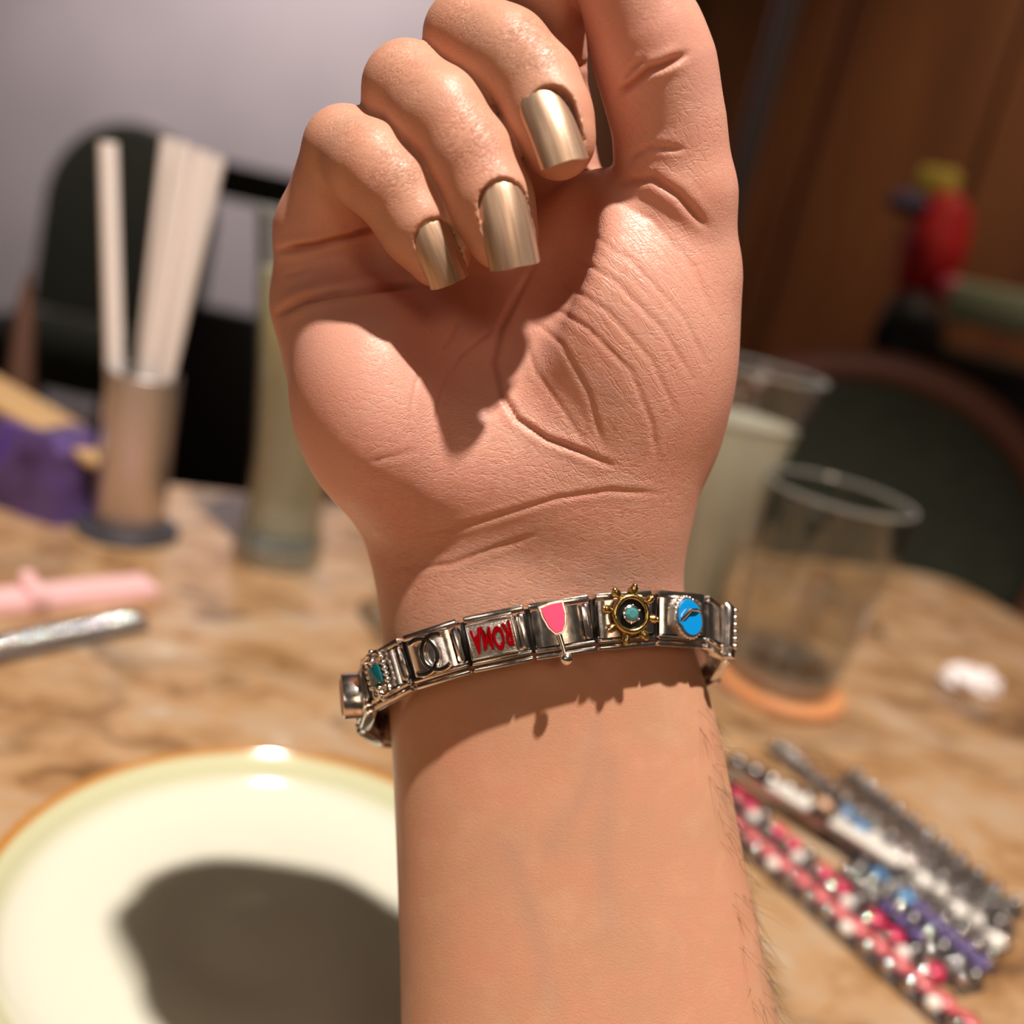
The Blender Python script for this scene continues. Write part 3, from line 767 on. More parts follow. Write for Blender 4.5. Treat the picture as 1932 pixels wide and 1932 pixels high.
# blue flip-flop charm
o, M = LINKS[3]; o['label'] = 'link with a blue enamel sandal and silver strap'
sole = [(2.05 * (1 - .16 * math.sin(a)) * math.cos(a) * (1.12 if math.sin(a) > 0 else .95), 3.1 * math.sin(a)) for a in np.linspace(0, 2 * math.pi, 29)[:-1]]
R_ = spin(24); cc = (.2, .1, 0)
mb = MB(); mb.prism([(x * 1.5, y * 1.18) for x, y in sole], 1.0, 2.7, R_, cc, .25); put(mb, 'sandal_sole', steel_rough, o, M)
mb = MB(); mb.prism([(x * 1.18, y * 1.02) for x, y in sole], 2.6, 3.0, R_, cc, .12); put(mb, 'blue_insole', blue_en, o, M)
mb = MB()
for a in (-1, 1):
    mb.tube([Vector(cc) + R_ @ Vector(v) for v in ((a * 2.4, .1, 2.7), (a * 1.3, .8, 3.4), (0, 1.3, 3.55))], [.3, .34, .3], 8)
for a in np.linspace(0, 2 * math.pi, 27)[:-1]:
    v = Vector(cc) + R_ @ Vector((2.75 * math.cos(a), 3.55 * math.sin(a), 2.35)); mb.ball(v, .36, 5)
put(mb, 'rope_edge', steel, o, M)
# silver beaded bar charm at the right side
o, M = LINKS[4]; o['label'] = 'side link with a silver beaded bar'
mb = MB(); mb.tube([(-.6, 4.1, 2.2), (-.3, 3.4, 2.6), (0, 0, 2.6), (.2, -3.6, 2.4)], [1.0, 1.35, 1.15, 1.2], 14); mb.box((.5, -4.6, 2.6), (2.4, 1.9, 1.9), bev=.25)
for i in range(6): mb.ball((.9, 3.2 - i * 1.3, 3.6), .52, 8)
put(mb, 'beaded_bar', steel, o, M)
# teal gem in scroll frame
o, M = LINKS[-2]; o['label'] = 'link with a dark teal stone in a scrolled silver frame'
mb = MB()
for sy in (-1, 1):
    for sx in (-1, 1):
        mb.tube([(sx * (1.0 + .95 * math.cos(a)) - .4, sy * (2.9 + .85 * math.sin(a)), 2.1 + .05 * i) for i, a in enumerate(np.linspace(-1, 4.2, 14))], .42, 8)
    mb.ball((-.4, sy * 2.4, 2.7), .7, 8); mb.ball((-.4, sy * 4.1, 2.3), .55, 8)
for sx in (-1, 1):
    for i in range(4): mb.ball((sx * 2.1 - .4, -1.5 + i, 2.3), .55, 7)
put(mb, 'scroll_frame', steel, o, M)
mb = MB(); mb.box((-.4, 0, 2.3), (3.2, 3.6, 1.9), bev=.8); put(mb, 'teal_stone', teal, o, M)
# raised oval charm with red printed face
o, M = LINKS[-3]; o['label'] = 'link with a raised round silver charm with a red printed face'
mb = MB(); mb.lathe([(3.3, 1.0), (3.5, 1.2), (3.5, 4.0), (3.3, 4.25), (2.9, 4.25), (2.9, 4.0)], 36, (-.2, .2, 0), sx=.85, sy=1.2); put(mb, 'charm_rim', steel, o, M)
mb = MB(); mb.lathe([(2.95, 4.1), (2.2, 4.25), (.01, 4.3)], 36, (-.2, .2, 0), sx=.85, sy=1.2); put(mb, 'printed_face', rust, o, M)
# ------------------------------------------------------------------ room shell
def noise_color(m, scale, stops, detail=4, vec='Position', rough=None, dist=0.0, stretch=None):
    g = N(m, 'ShaderNodeNewGeometry') if vec == 'Position' else N(m, 'ShaderNodeTexCoord')
    src = g.outputs['Position'] if vec == 'Position' else g.outputs['Object']
    if stretch:
        st = N(m, 'ShaderNodeVectorMath', operation='MULTIPLY'); st.inputs[1].default_value = stretch; L(m, src, st.inputs[0]); src = st.outputs[0]
    n = N(m, 'ShaderNodeTexNoise', i_Scale=float(scale), i_Detail=float(detail), i_Distortion=float(dist)); L(m, src, n.inputs['Vector'])
    r = ramp(m, stops); L(m, n.outputs[0], r.inputs[0]); L(m, r.outputs[0], bsdf(m).inputs['Base Color']); return n, r
plaster = mat('lilac_grey_plaster', lin((196, 184, 184)), .85); noise_color(plaster, 3, [(.3, lin((190, 178, 180))), (.7, lin((202, 190, 190)))])
woodwall = mat('brown_wood_panelling', lin((110, 66, 34)), .5); noise_color(woodwall, 6, [(.3, lin((104, 60, 32))), (.7, lin((132, 80, 44)))], stretch=(2, 2, .25))
floorm = mat('dark_floor_boards', lin((52, 40, 30)), .5); noise_color(floorm, 5, [(.3, lin((44, 32, 24))), (.7, lin((66, 50, 38)))], stretch=(1, 6, 1))
def quad_box(name, x0, y0, x1, y1, z0, z1, th, m, **kw):
    d = Vector((x1 - x0, y1 - y0, 0)); ln = d.length; d.normalize(); mb = MB()
    R = Matrix(((d.x, -d.y, 0), (d.y, d.x, 0), (0, 0, 1)))
    mb.box(((x0 + x1) / 2, (y0 + y1) / 2, (z0 + z1) / 2), (ln, th, z1 - z0), R); o = build(mb, name, m, smooth=False)
    for k, v in kw.items(): o[k] = v
    return o
quad_box('floor', -3, 1.0, 4, 1.0, -.06, 0, 6.0, floorm, kind='structure')
quad_box('wall_back', -3, 3.3, -.45, 3.3, 0, 2.9, .1, plaster, kind='structure')
quad_box('wall_left', -3, -1.5, -3, 3.3, 0, 2.9, .1, plaster, kind='structure')
wr = quad_box('wall_right', -.45, 3.35, 2.6, 1.55, 0, 2.9, .08, woodwall, kind='structure')
a, b_ = Vector((-.45, 3.35, 0)), Vector((2.6, 1.55, 0)); dd_ = (b_ - a); nrm_ = Vector((-dd_.y, dd_.x, 0)).normalized() * -1
pm = MB(); dv = dd_.normalized(); Rw = Matrix(((dv.x, -dv.y, 0), (dv.y, dv.x, 0), (0, 0, 1))); W_ = dd_.length / 9
pm.box((0, 0, 0), (W_ - .02, .03, 2.8), bev=.006); pme = pm.mesh('wood_panel', woodwall, smooth=False)
for k in range(9):
    q = bpy.data.objects.new('wood_panel', pme); COL.objects.link(q); q.parent = wr
    c = a + dv * (W_ * (k + .5)) + nrm_ * .055; q.matrix_world = Matrix.Translation((c.x, c.y, 1.45)) @ Rw.to_4x4()
# steel post between the walls
postm = mat('grey_post', lin((120, 112, 116)), .35, .6)
pc = CAMP + (Fw + Rt * ((1440 - 966) / FPX) - Up * ((180 - 966) / FPX)) * 2.0
mb = MB(); mb.lathe([(.07, 0), (.07, .02), (.024, .03), (.024, 2.6), (.04, 2.62), (.04, 2.7)], 24, cap=True)
tag(build(mb, 'steel_post', postm, loc=(pc.x, pc.y, 0)), 'slim grey post standing in front of the brown wood wall', 'post')

# ------------------------------------------------------------------ table
tablem = mat('mottled_brown_marble', lin((180, 140, 96)), .16)
def _table():
    m = tablem; b = bsdf(m); g = N(m, 'ShaderNodeNewGeometry')
    rot = N(m, 'ShaderNodeMapping'); rot.inputs['Rotation'].default_value = (0, 0, math.radians(-38)); rot.inputs['Scale'].default_value = (.85, 1.25, 1); L(m, g.outputs['Position'], rot.inputs[0])
    w = N(m, 'ShaderNodeTexNoise', i_Scale=14.0, i_Detail=3.0); L(m, rot.outputs[0], w.inputs['Vector'])
    ad = N(m, 'ShaderNodeVectorMath', operation='MULTIPLY_ADD'); ad.inputs[1].default_value = (.09, .09, .09); L(m, w.outputs['Color'], ad.inputs[0]); L(m, rot.outputs[0], ad.inputs[2])
    n1 = N(m, 'ShaderNodeTexNoise', i_Scale=26.0, i_Detail=7.0, i_Roughness=.62); L(m, ad.outputs[0], n1.inputs['Vector'])
    r1 = ramp(m, [(.30, lin((110, 76, 44))), (.42, lin((160, 120, 82))), (.52, lin((182, 144, 106))), (.62, lin((182, 154, 126))), (.74, lin((200, 176, 150)))]); L(m, n1.outputs[0], r1.inputs[0])
    n2 = N(m, 'ShaderNodeTexNoise', i_Scale=17.0, i_Detail=6.0, i_Roughness=.6, i_Distortion=.8); L(m, ad.outputs[0], n2.inputs['Vector'])
    r2 = ramp(m, [(.0, (0, 0, 0, 1)), (.56, (0, 0, 0, 1)), (.66, (1, 1, 1, 1))]); L(m, n2.outputs[0], r2.inputs[0])
    v = N(m, 'ShaderNodeTexVoronoi', feature='DISTANCE_TO_EDGE', i_Scale=9.0); L(m, ad.outputs[0], v.inputs['Vector'])
    r3 = ramp(m, [(.0, (1, 1, 1, 1)), (.03, (.4, .4, .4, 1)), (.07, (0, 0, 0, 1))]); L(m, v.outputs['Distance'], r3.inputs[0])
    mx = N(m, 'ShaderNodeMath', operation='MAXIMUM'); L(m, r2.outputs[0], mx.inputs[0])
    ml = N(m, 'ShaderNodeMath', operation='MULTIPLY'); L(m, r3.outputs[0], ml.inputs[0]); L(m, n2.outputs[0], ml.inputs[1]); L(m, ml.outputs[0], mx.inputs[1])
    m7 = N(m, 'ShaderNodeMath', operation='MULTIPLY'); m7.inputs[1].default_value = .85; L(m, mx.outputs[0], m7.inputs[0])
    mix = N(m, 'ShaderNodeMix', data_type='RGBA'); mix.inputs[7].default_value = lin((98, 72, 52)); L(m, r1.outputs[0], mix.inputs[6]); L(m, m7.outputs[0], mix.inputs[0])
    L(m, mix.outputs[2], b.inputs['Base Color'])
    bu = N(m, 'ShaderNodeBump', i_Strength=.15, i_Distance=.001); L(m, n1.outputs[0], bu.inputs['Height']); L(m, bu.outputs[0], b.inputs['Normal'])
_table()
u = Vector((math.cos(math.radians(20)), math.sin(math.radians(20)))); v = Vector((u.y, -u.x))
pA = Vector((-.18, .585)); pB = Vector((.365, .76))
tcor = (pB - pA).dot(u); K = pA + u * tcor                     # far right corner
t_pts = [K - u * 1.35, K, K + v * 1.15, K + v * 1.15 - u * 1.35]
def round_poly(P, r, n=8):
    out = []
    for i, p in enumerate(P):
        a, b = P[i - 1], P[(i + 1) % len(P)]; d1 = (a - p).normalized(); d2 = (b - p).normalized()
        for k in range(n + 1):
            t = k / n; q = p + d1 * r * (1 - t) ** 2 + d2 * r * t ** 2; out.append((q.x, q.y))
    return out
table = empty('dining_table', (sum(p.x for p in t_pts) / 4, sum(p.y for p in t_pts) / 4, 0), None, 'table with a polished mottled tan and brown marble top', 'table')
tl = Vector(table.location)
mb = MB(); mb.prism([(x - tl.x, y - tl.y) for x, y in round_poly(t_pts, .05)], TZ - .03, TZ, bev=.003); build(mb, 'table_top', tablem, table)
ironm = mat('black_iron', lin((24, 22, 20)), .5, .6)
mb = MB(); mb.lathe([(.26, 0), (.26, .015), (.05, .04), (.04, .1), (.04, .68), (.12, .7), (.12, TZ - .03)], 32, cap=True); build(mb, 'pedestal', ironm, table)

def T(x, y, z=0):
    p = on_plane(x, y, z); return Vector((p.x, p.y, TZ + z))
# ------------------------------------------------------------------ plate
cream = mat('cream_glaze', lin((238, 234, 206)), .12, Coat_Weight=.5); 
def _plate():
    m = cream; b = bsdf(m); tc = N(m, 'ShaderNodeTexCoord'); sx = N(m, 'ShaderNodeVectorMath', operation='MULTIPLY'); sx.inputs[1].default_value = (1, 1, 0); L(m, tc.outputs['Object'], sx.inputs[0])
    ln = N(m, 'ShaderNodeVectorMath', operation='LENGTH'); L(m, sx.outputs[0], ln.inputs[0])
    mr = N(m, 'ShaderNodeMapRange'); mr.inputs['From Max'].default_value = .1; L(m, ln.outputs['Value'], mr.inputs[0])
    r = ramp(m, [(0, lin((218, 215, 198))), (.615, lin((218, 215, 198))), (.655, lin((198, 196, 160))), (.680, lin((206, 204, 166))), (.692, lin((186, 124, 54))), (.8, lin((168, 108, 48)))])
    L(m, mr.outputs[0], r.inputs[0])
    sp = N(m, 'ShaderNodeTexVoronoi', i_Scale=70.0); L(m, tc.outputs['Object'], sp.inputs['Vector']); rr = ramp(m, [(0, (1, 1, 1, 1)), (.045, (1, 1, 1, 1)), (.07, (0, 0, 0, 1))]); L(m, sp.outputs['Distance'], rr.inputs[0])
    mx = N(m, 'ShaderNodeMix', data_type='RGBA'); mx.inputs[7].default_value = lin((214, 192, 150)); ml = N(m, 'ShaderNodeMath', operation='MULTIPLY'); ml.inputs[1].default_value = .45
    L(m, rr.outputs[0], ml.inputs[0]); L(m, ml.outputs[0], mx.inputs[0]); L(m, r.outputs[0], mx.inputs[6]); L(m, mx.outputs[2], b.inputs['Base Color'])
_plate()
mb = MB(); zr = .018
prof = [(.0001, .0066), (.012, .0066), (.014, .0062), (.022, .0062), (.024, .0066), (.034, .0066), (.036, .0062), (.046, .0064), (.054, .0068), (.0605, .0085), (.0655, .0125), (.0692, zr - .0004), (.0704, zr), (.0712, zr - .0006), (.0708, zr - .003), (.066, .008), (.058, .003), (.045, .002), (.0445, 0), (.042, 0), (.0415, .002), (.0001, .002)]
mb.lathe(prof, 96); build(mb, 'plate', cream, loc=(-.041, .2184, TZ), angle=60)
tag(bpy.data.objects['plate'], 'round cream plate with a thin brown rim in front of the forearm', 'plate')

# ------------------------------------------------------------------ glassware
def thin_glass(name, tint, refl=1.0):
    m = bpy.data.materials.new(name); m.use_nodes = True; nt = m.node_tree; nt.nodes.clear(); out = N(m, 'ShaderNodeOutputMaterial')
    t = N(m, 'ShaderNodeBsdfTransparent'); t.inputs[0].default_value = tint; g = N(m, 'ShaderNodeBsdfGlossy'); g.inputs['Roughness'].default_value = .03
    f = N(m, 'ShaderNodeLayerWeight'); pw = N(m, 'ShaderNodeMath', operation='POWER'); pw.inputs[1].default_value = 2.6; L(m, f.outputs['Facing'], pw.inputs[0]); k = N(m, 'ShaderNodeMath', operation='MULTIPLY_ADD', use_clamp=True); k.inputs[1].default_value = .8 * refl; k.inputs[2].default_value = .06; L(m, pw.outputs[0], k.inputs[0])
    x = N(m, 'ShaderNodeMixShader'); L(m, k.outputs[0], x.inputs[0]); L(m, t.outputs[0], x.inputs[1]); L(m, g.outputs[0], x.inputs[2]); L(m, x.outputs[0], out.inputs[0]); return m
glass = thin_glass('clear_glass', (.96, .965, .955, 1)); glass_g = thin_glass('green_tinted_glass', (.93, .95, .92, 1))
def cloudy(name, c, clear):
    m = bpy.data.materials.new(name); m.use_nodes = True; nt = m.node_tree; nt.nodes.clear(); out = N(m, 'ShaderNodeOutputMaterial')
    t = N(m, 'ShaderNodeBsdfTransparent'); t.inputs[0].default_value = (.9, .92, .86, 1); d = N(m, 'ShaderNodeBsdfTranslucent'); d.inputs[0].default_value = c; e = N(m, 'ShaderNodeBsdfDiffuse'); e.inputs[0].default_value = c
    a = N(m, 'ShaderNodeMixShader'); a.inputs[0].default_value = .35; L(m, d.outputs[0], a.inputs[1]); L(m, e.outputs[0], a.inputs[2])
    x = N(m, 'ShaderNodeMixShader'); x.inputs[0].default_value = clear; L(m, a.outputs[0], x.inputs[1]); L(m, t.outputs[0], x.inputs[2]); L(m, x.outputs[0], out.inputs[0]); return m
lemonade = cloudy('cloudy_lemonade', lin((240, 238, 224)), .1); soda = cloudy('clear_soda', lin((246, 240, 224)), .16); water = thin_glass('water', (.95, .95, .94, 1), .7)
def glass_foot():
    m = cloudy('thick_glass_foot', lin((236, 238, 236)), .5); nt = m.node_tree; out = [n for n in nt.nodes if n.type == 'OUTPUT_MATERIAL'][0]; src = out.inputs[0].links[0].from_socket
    g = N(m, 'ShaderNodeBsdfGlossy'); g.inputs['Roughness'].default_value = .05; x = N(m, 'ShaderNodeMixShader'); x.inputs[0].default_value = .28; L(m, src, x.inputs[1]); L(m, g.outputs[0], x.inputs[2]); L(m, x.outputs[0], out.inputs[0]); return m
thick = glass_foot()
def tumbler(name, loc, prof_out, wall, foot, level, gm, lm, label, lname='drink'):
    """outer profile [(r,z)], wall thickness, foot thickness, liquid level"""
    e = empty(name, loc, None, label, 'glass')
    outp = prof_out; inn = [(max(r - wall, .001), z) for r, z in reversed(outp) if z > foot]
    rf = np.interp(foot, [z for r, z in outp], [r for r, z in outp]) - wall
    mb = MB(); mb.lathe([(.0005, .0)] + outp + [(outp[-1][0] - wall / 2, outp[-1][1] + wall * .35)] + inn + [(rf, foot + .0005), (rf * .7, foot - .0008), (.0005, foot - .001)], 48); build(mb, 'glass_body', gm, e, angle=50)
    fr = [(r - wall * 1.2, z) for r, z in outp if z < foot * .9]
    mb = MB(); mb.lathe([(.0005, .0012)] + [(r, z + .0012) for r, z in fr] + [(rf * .98, foot - .0012), (.0005, foot - .0018)], 40); build(mb, 'thick_foot', thick, e, angle=50)
    rm = MB(); rr_, rz_ = outp[-1]; rm.tube([(( rr_ - wall / 2) * math.cos(a), (rr_ - wall / 2) * math.sin(a), rz_) for a in np.linspace(0, 2 * math.pi, 49)[:-1]], wall * .62, 8, closed=True); build(rm, 'rim', thick, e)
    if lm:
        zs = np.linspace(foot + .0008, level, 8); rr = [np.interp(z, [q for r, q in outp], [r for r, q in outp]) - wall - .0003 for z in zs]
        mb = MB(); mb.lathe([(.0005, zs[0])] + [(r, z) for r, z in zip(rr, zs)] + [(.0005, level)], 48); build(mb, lname, lm, e, angle=50)
    return e
gl = T(522, 1052)
e = tumbler('highball_glass', gl, [(.0225, .0), (.0238, .002), (.0235, .012), (.020, .02), (.0195, .03), (.022, .07), (.0285, .13), (.035, .178)], .0016, .018, .150, glass_g, soda, 'tall flared glass of pale drink with straw and lemon, left of the hand')
strawm = mat('cream_paper', lin((236, 224, 218)), .6)
mb = MB(); mb.tube([gl + Vector((-.004, -.004, .021)), gl + Vector((.014, .012, .150))], .004, 14); s_ = build(mb, 'drinking_straw', strawm); tag(s_, 'single cream straw standing inside the tall glass left of the hand', 'straw')
lemon = mat('lemon_yellow', lin((226, 214, 60)), .4)
mb = MB(); mb.lathe([(.0005, -.002), (.018, -.002), (.0195, 0), (.018, .002), (.0005, .002)], 24, (0, 0, 0), Matrix.Rotation(1.3, 3, 'X')); build(mb, 'lemon_slice', lemon, loc=gl + Vector((.0, -.002, .128)))
tag(bpy.data.objects['lemon_slice'], 'yellow lemon slice floating in the tall glass', 'fruit')
gr = T(1284, 1184)
tumbler('highball_glass', gr, [(.019, .0), (.020, .002), (.0205, .02), (.025, .07), (.0325, .12), (.0385, .152)],   .0016, .012, .124, glass, lemonade, 'flared glass of cloudy lemonade behind the right side of the wrist', 'lemonade')
cw = T(1466, 1300); coast = mat('orange_wood', lin((220, 150, 98)), .5); noise_color(coast, 40, [(.3, lin((206, 132, 82))), (.7, lin((232, 164, 110)))], stretch=(1, 5, 1))
mb = MB(); mb.lathe([(.0005, 0), (.0325, 0), (.034, .0012), (.034, .0045), (.0325, .006), (.030, .006), (.0298, .005), (.0005, .005)], 48); tag(build(mb, 'coaster', coast, loc=cw, angle=60), 'round orange wooden coaster beneath the water tumbler', 'coaster')
tumbler('water_tumbler', cw + Vector((0, .002, .0051)), [(.026, .0), (.0278, .0015), (.0285, .012), (.0315, .04), (.0350, .07), (.0372, .102)], .0016, .013, .052, glass, water, 'short clear tumbler half full of water on the orange coaster', 'water')
tumbler('shot_glass', T(775, 1195), [(.0185, .0), (.0195, .0015), (.020, .01), (.022, .04), (.023, .05)], .0014, .010, .03, glass, None, 'small clear glass mostly hidden behind the wrist above the bracelet', 'drink')

# ------------------------------------------------------------------ straw holder
tb = T(240, 1003); hold = empty('straw_holder', tb, None, 'polished steel tube on a dark round base holding paper straws', 'holder')
bsteel = metal_mat('brushed_tube_steel', (222, 212, 210), .36, 300, .05); greybase = mat('dark_grey_base', lin((74, 72, 78)), .4, .3)
mb = MB(); mb.lathe([(.0005, 0), (.0245, 0), (.026, .001), (.026, .0035), (.024, .005), (.0005, .005)], 48); build(mb, 'base', greybase, hold, angle=50)
mb = MB(); mb.lathe([(.0005, .005), (.0172, .005), (.0178, .006), (.0178, .086), (.0172, .0865), (.0166, .086), (.0166, .009), (.0005, .009)], 48); build(mb, 'tube', bsteel, hold, angle=50)
tops = [(203, 268, -.002, 'leftmost straw in the steel holder, leaning away to the left'), (322, 262, .004, 'tallest straw of the bundle leaning right in the steel holder'), (348, 270, -.004, 'second straw from the left in the bundle leaning right'),
        (382, 284, .003, 'third straw from the left in the bundle leaning right'), (410, 296, -.002, 'rightmost straw in the steel holder, leaning right')]
bots = [(-.0105, .0), (-.004, .009), (-.002, -.002), (.005, .008), (.0075, -.006)]
stw = [(.0055), (.0058), (.0058), (.0052), (.005)]
for (x, y, dy, lab), (bx, by), r in zip(tops, bots, stw):
    ry = Fw + Rt * ((x - 966) / FPX) - Up * ((y - 966) / FPX); t = (tb.y + dy) / ry.y; p = CAMP + ry * t
    b0 = tb + Vector((bx * .62, by * .62, .0175)); d = (p - b0).normalized(); sd = d.orthogonal().normalized(); r = r * .8
    mb = MB(); mb.tube([Vector((0, 0, 0)), p - b0], r, 16, cap=False); mb.tube([p - b0, Vector((0, 0, 0))], r * .86, 16, cap=False)
    n = 16
    o = build(mb, 'paper_straw', strawm, loc=b0); tag(o, lab, 'straw', 'paper straws in the steel holder')

# ------------------------------------------------------------------ pink strap, silver strand, purple bag, tissue
pinkm = mat('pale_pink_leather', lin((240, 190, 190)), .45)
def frame_between(p, q):
    d = (q - p); d.z = 0; ln = d.length; d.normalize(); return Matrix(((d.x, -d.y, 0, p.x), (d.y, d.x, 0, p.y), (0, 0, 1, p.z), (0, 0, 0, 1))), ln
M, ln = frame_between(T(-160, 1160), T(282, 1112))
strap = empty('pink_strap', M.translation, (0, 0, math.atan2(M[1][0], M[0][0])), 'pale pink flat strap with a raised keeper band at the left edge', 'strap')
mb = MB(); hw = .0085
mb.prism([(0, -hw), (ln - .003, -hw * 1.1), (ln + .001, -hw), (ln + .001, hw), (ln - .003, hw * 1.1), (0, hw)], .0, .0045, bev=.001); build(mb, 'strap_body', pinkm, strap)
mb = MB(); mb.box((ln - .052, 0, .0045), (.007, .0215, .0088), bev=.0015); mb.box((ln - .052, .0085, .006), (.006, .006, .010), bev=.002); build(mb, 'keeper_band', pinkm, strap)
silver_bead = metal_mat('silver_bead', (220, 214, 212), .06); gun = metal_mat('gunmetal', (150, 144, 142), .28)
def strand(p, q, n, style, label, hw=.0046, z=0.0, curve=0.0):
    """a flexible charm bracelet laid open on the table: one link per charm, charm shapes per style"""
    M, ln = frame_between(p, q); rz = math.atan2(M[1][0], M[0][0])
    e = empty('charm_bracelet', p + Vector((0, 0, z)), (0, 0, rz), label, 'bracelet', 'unworn charm bracelets laid on the table'); pit = ln / n
    key = 'linkmesh%.5f_%.5f' % (pit, hw)
    mb = MB()
    mb.box((0, 0, .0009), (pit * .96, hw * 2, .0017), bev=.0004); mb.box((0, -hw * .82, .0017), (pit * .9, hw * .3, .0016), bev=.0005); mb.box((0, hw * .82, .0017), (pit * .9, hw * .3, .0016), bev=.0005)
    lm = mb.mesh('charm_link', gun); cache = {}
    for k in range(n):
        x = pit * (k + .5); off = curve * math.sin(math.pi * k / max(1, n - 1))
        o = bpy.data.objects.new('charm_link', lm); COL.objects.link(o); o.parent = e; o.location = (x, off, 0)
        for kind, m, dy in style(k):
            ck = (kind, m.name)
            if ck not in cache:
                c = MB()
                if kind == 'bead': c.ball((0, 0, .0042), .0027, 8); 
                elif kind == 'dome': c.ball((0, 0, .0030), .0036, 8, (1.15, 1, .7))
                elif kind == 'oval': c.ball((0, 0, .0030), .0042, 8, (1.2, .85, .6))
                elif kind == 'small': c.ball((0, 0, .0032), .0018, 7)
                elif kind == 'bar': c.box((0, 0, .0028), (pit * 1.0, .0062, .0022), bev=.0009)
                elif kind == 'heart': c.ball((-.001, .0014, .0028), .0022, 7, (1, 1, .7)); c.ball((-.001, -.0014, .0028), .0022, 7, (1, 1, .7)); c.ball((.0012, 0, .0028), .0018, 7, (1.3, 1, .7))
                cache[ck] = c.mesh('charm', m)
            s_ = bpy.data.objects.new('charm', cache[ck]); COL.objects.link(s_); s_.parent = o; s_.location = (0, dy, 0)
    return e
pearl_ = None
coral = mat('coral_enamel', lin((206, 100, 102)), .25); crimson = mat('crimson_enamel', lin((206, 40, 84)), .2); pearl = mat('pearl_white', lin((244, 236, 226)), .15, Coat_Weight=1.0)
sky = mat('blue_glass_bead', lin((96, 150, 200)), .15); violet = mat('violet_glass_bead', lin((92, 74, 128)), .15); peach = mat('peach_enamel', lin((224, 176, 140)), .3)
H_ = .0030
strand(T(-140, 1262), T(262, 1178), 24, lambda k: [('dome', silver_bead, .0044), ('bead', silver_bead, -.0036)], 'beaded silver bracelet strip below the pink strap', hw=.0085)
# the pile right of the forearm
SB, GB = silver_bead, gun
strand(T(1330, 1530), T(1880, 2010), 15, lambda k: [('oval', coral, .0024), ('bead', SB if k % 4 else pearl, -.0034), ('small', SB, .0052)], 'lowest bracelet of the pile, coral ovals beside silver beads', hw=.0062)
strand(T(1340, 1478), T(1765, 1868), 14, lambda k: [('dome' if k % 3 else 'bead', crimson if k % 3 else GB, .0022), ('bead', SB if k % 3 else pearl, -.0034)], 'bracelet with crimson domes just above the coral one', hw=.006)
strand(T(1590, 1650), T(1835, 1878), 9, lambda k: [('bead', SB if k % 2 else GB, .0028), ('bead', violet if k in (3, 4, 5) else SB, -.003)], 'short dark bracelet with silver beads ending nearest the bottom corner', hw=.006)
strand(T(1560, 1570), T(1862, 1842), 12, lambda k: [('heart', violet if k > 6 else (GB if k % 2 else sky), -.001), ('bead', SB, .004)], 'bracelet of blue and violet beads in the middle of the pile', hw=.006)
strand(T(1580, 1540), T(1892, 1800), 10, lambda k: [('dome' if k % 2 else 'bead', pearl if k > 1 else sky, -.001), ('small', SB, -.0044), ('small', SB, .0044)], 'bracelet with round pearly white charms right of the pale tool', hw=.0056)
strand(T(1455, 1412), T(1902, 1772), 15, lambda k: [('bead', GB if k % 3 == 2 else SB, -.002), ('small', SB, .0035)], 'plain grey bracelet along the upper right of the pile', hw=.0056)
strand(T(1590, 1466), T(1915, 1738), 11, lambda k: [('bead', SB if k % 2 else GB, .0025), ('small', SB, -.003)], 'dark gunmetal bracelet, outermost on the right of the pile', hw=.0056)
strand(T(1372, 1440), T(1600, 1560), 7, lambda k: [('dome', peach if k == 5 else GB, .001), ('small', SB, -.0035)], 'short dark bracelet with a peach charm behind the pale tool', hw=.0056)
M, ln = frame_between(T(1352, 1462), T(1692, 1672))
barm = metal_mat('bright_bar_steel', (240, 238, 236), .2)
bar = empty('bracelet_tool', M.translation + Vector((0, 0, .0075)), (0, 0, math.atan2(M[1][0], M[0][0])), 'long pale steel opening tool lying across the bracelets', 'tool')
mb = MB(); mb.prism([(0, -.003), (ln * .6, -.0042), (ln * .97, -.0042), (ln, -.002), (ln, .002), (ln * .97, .0042), (ln * .6, .0042), (0, .003)], -.001, .0016, bev=.0012); build(mb, 'blade', barm, bar)
mb = MB(); mb.box((ln * .40, 0, .0022), (.018, .0078, .002), bev=.0009); mb.box((ln * .81, 0, .0022), (ln * .36, .0078, .002), bev=.0009); build(mb, 'white_highlight', pearl, bar)  # white pieces stand in for the bright reflection along the steel
# purple bag with a tan board on top
purple = mat('purple_tissue', lin((108, 70, 160)), .35); noise_color(purple, 45, [(.35, lin((64, 44, 84))), (.55, lin((92, 70, 122))), (.68, lin((70, 44, 150)))], vec='Object')
tan = mat('tan_card', lin((188, 150, 104)), .6)
pb = T(60, 972); bag = empty('gift_box', pb, (0, 0, math.radians(-14)), 'purple box with a tan lid edge at the far left of the table', 'box')
mb = MB(); mb.prism([(-.09, -.005), (.018, -.005), (.026, .012), (.02, .03), (-.09, .03)], .0, .046, bev=.008); build(mb, 'purple_wrap', purple, bag)
mb = MB(); mb.box((-.03, .018, .049), (.13, .03, .006), Matrix.Rotation(math.radians(12), 3, 'Y'), .002); build(mb, 'lid', tan, bag)
brown = mat('brown_card', lin((96, 64, 50)), .6)
tp = T(20, 850) + Vector((.0, .02, 0)); mb = MB(); mb.lathe([(.0005, 0), (.010, 0), (.009, .03), (.005, .085), (.0006, .108)], 16); tag(build(mb, 'wooden_cone', brown, loc=(tp.x - .008, tp.y, TZ)), 'small brown pointed wooden ornament behind the purple box', 'ornament')
tis = mat('white_tissue', lin((244, 234, 234)), .7); bm = bmesh.new(); bmesh.ops.create_icosphere(bm, subdivisions=4, radius=1)
import mathutils.noise as mn_
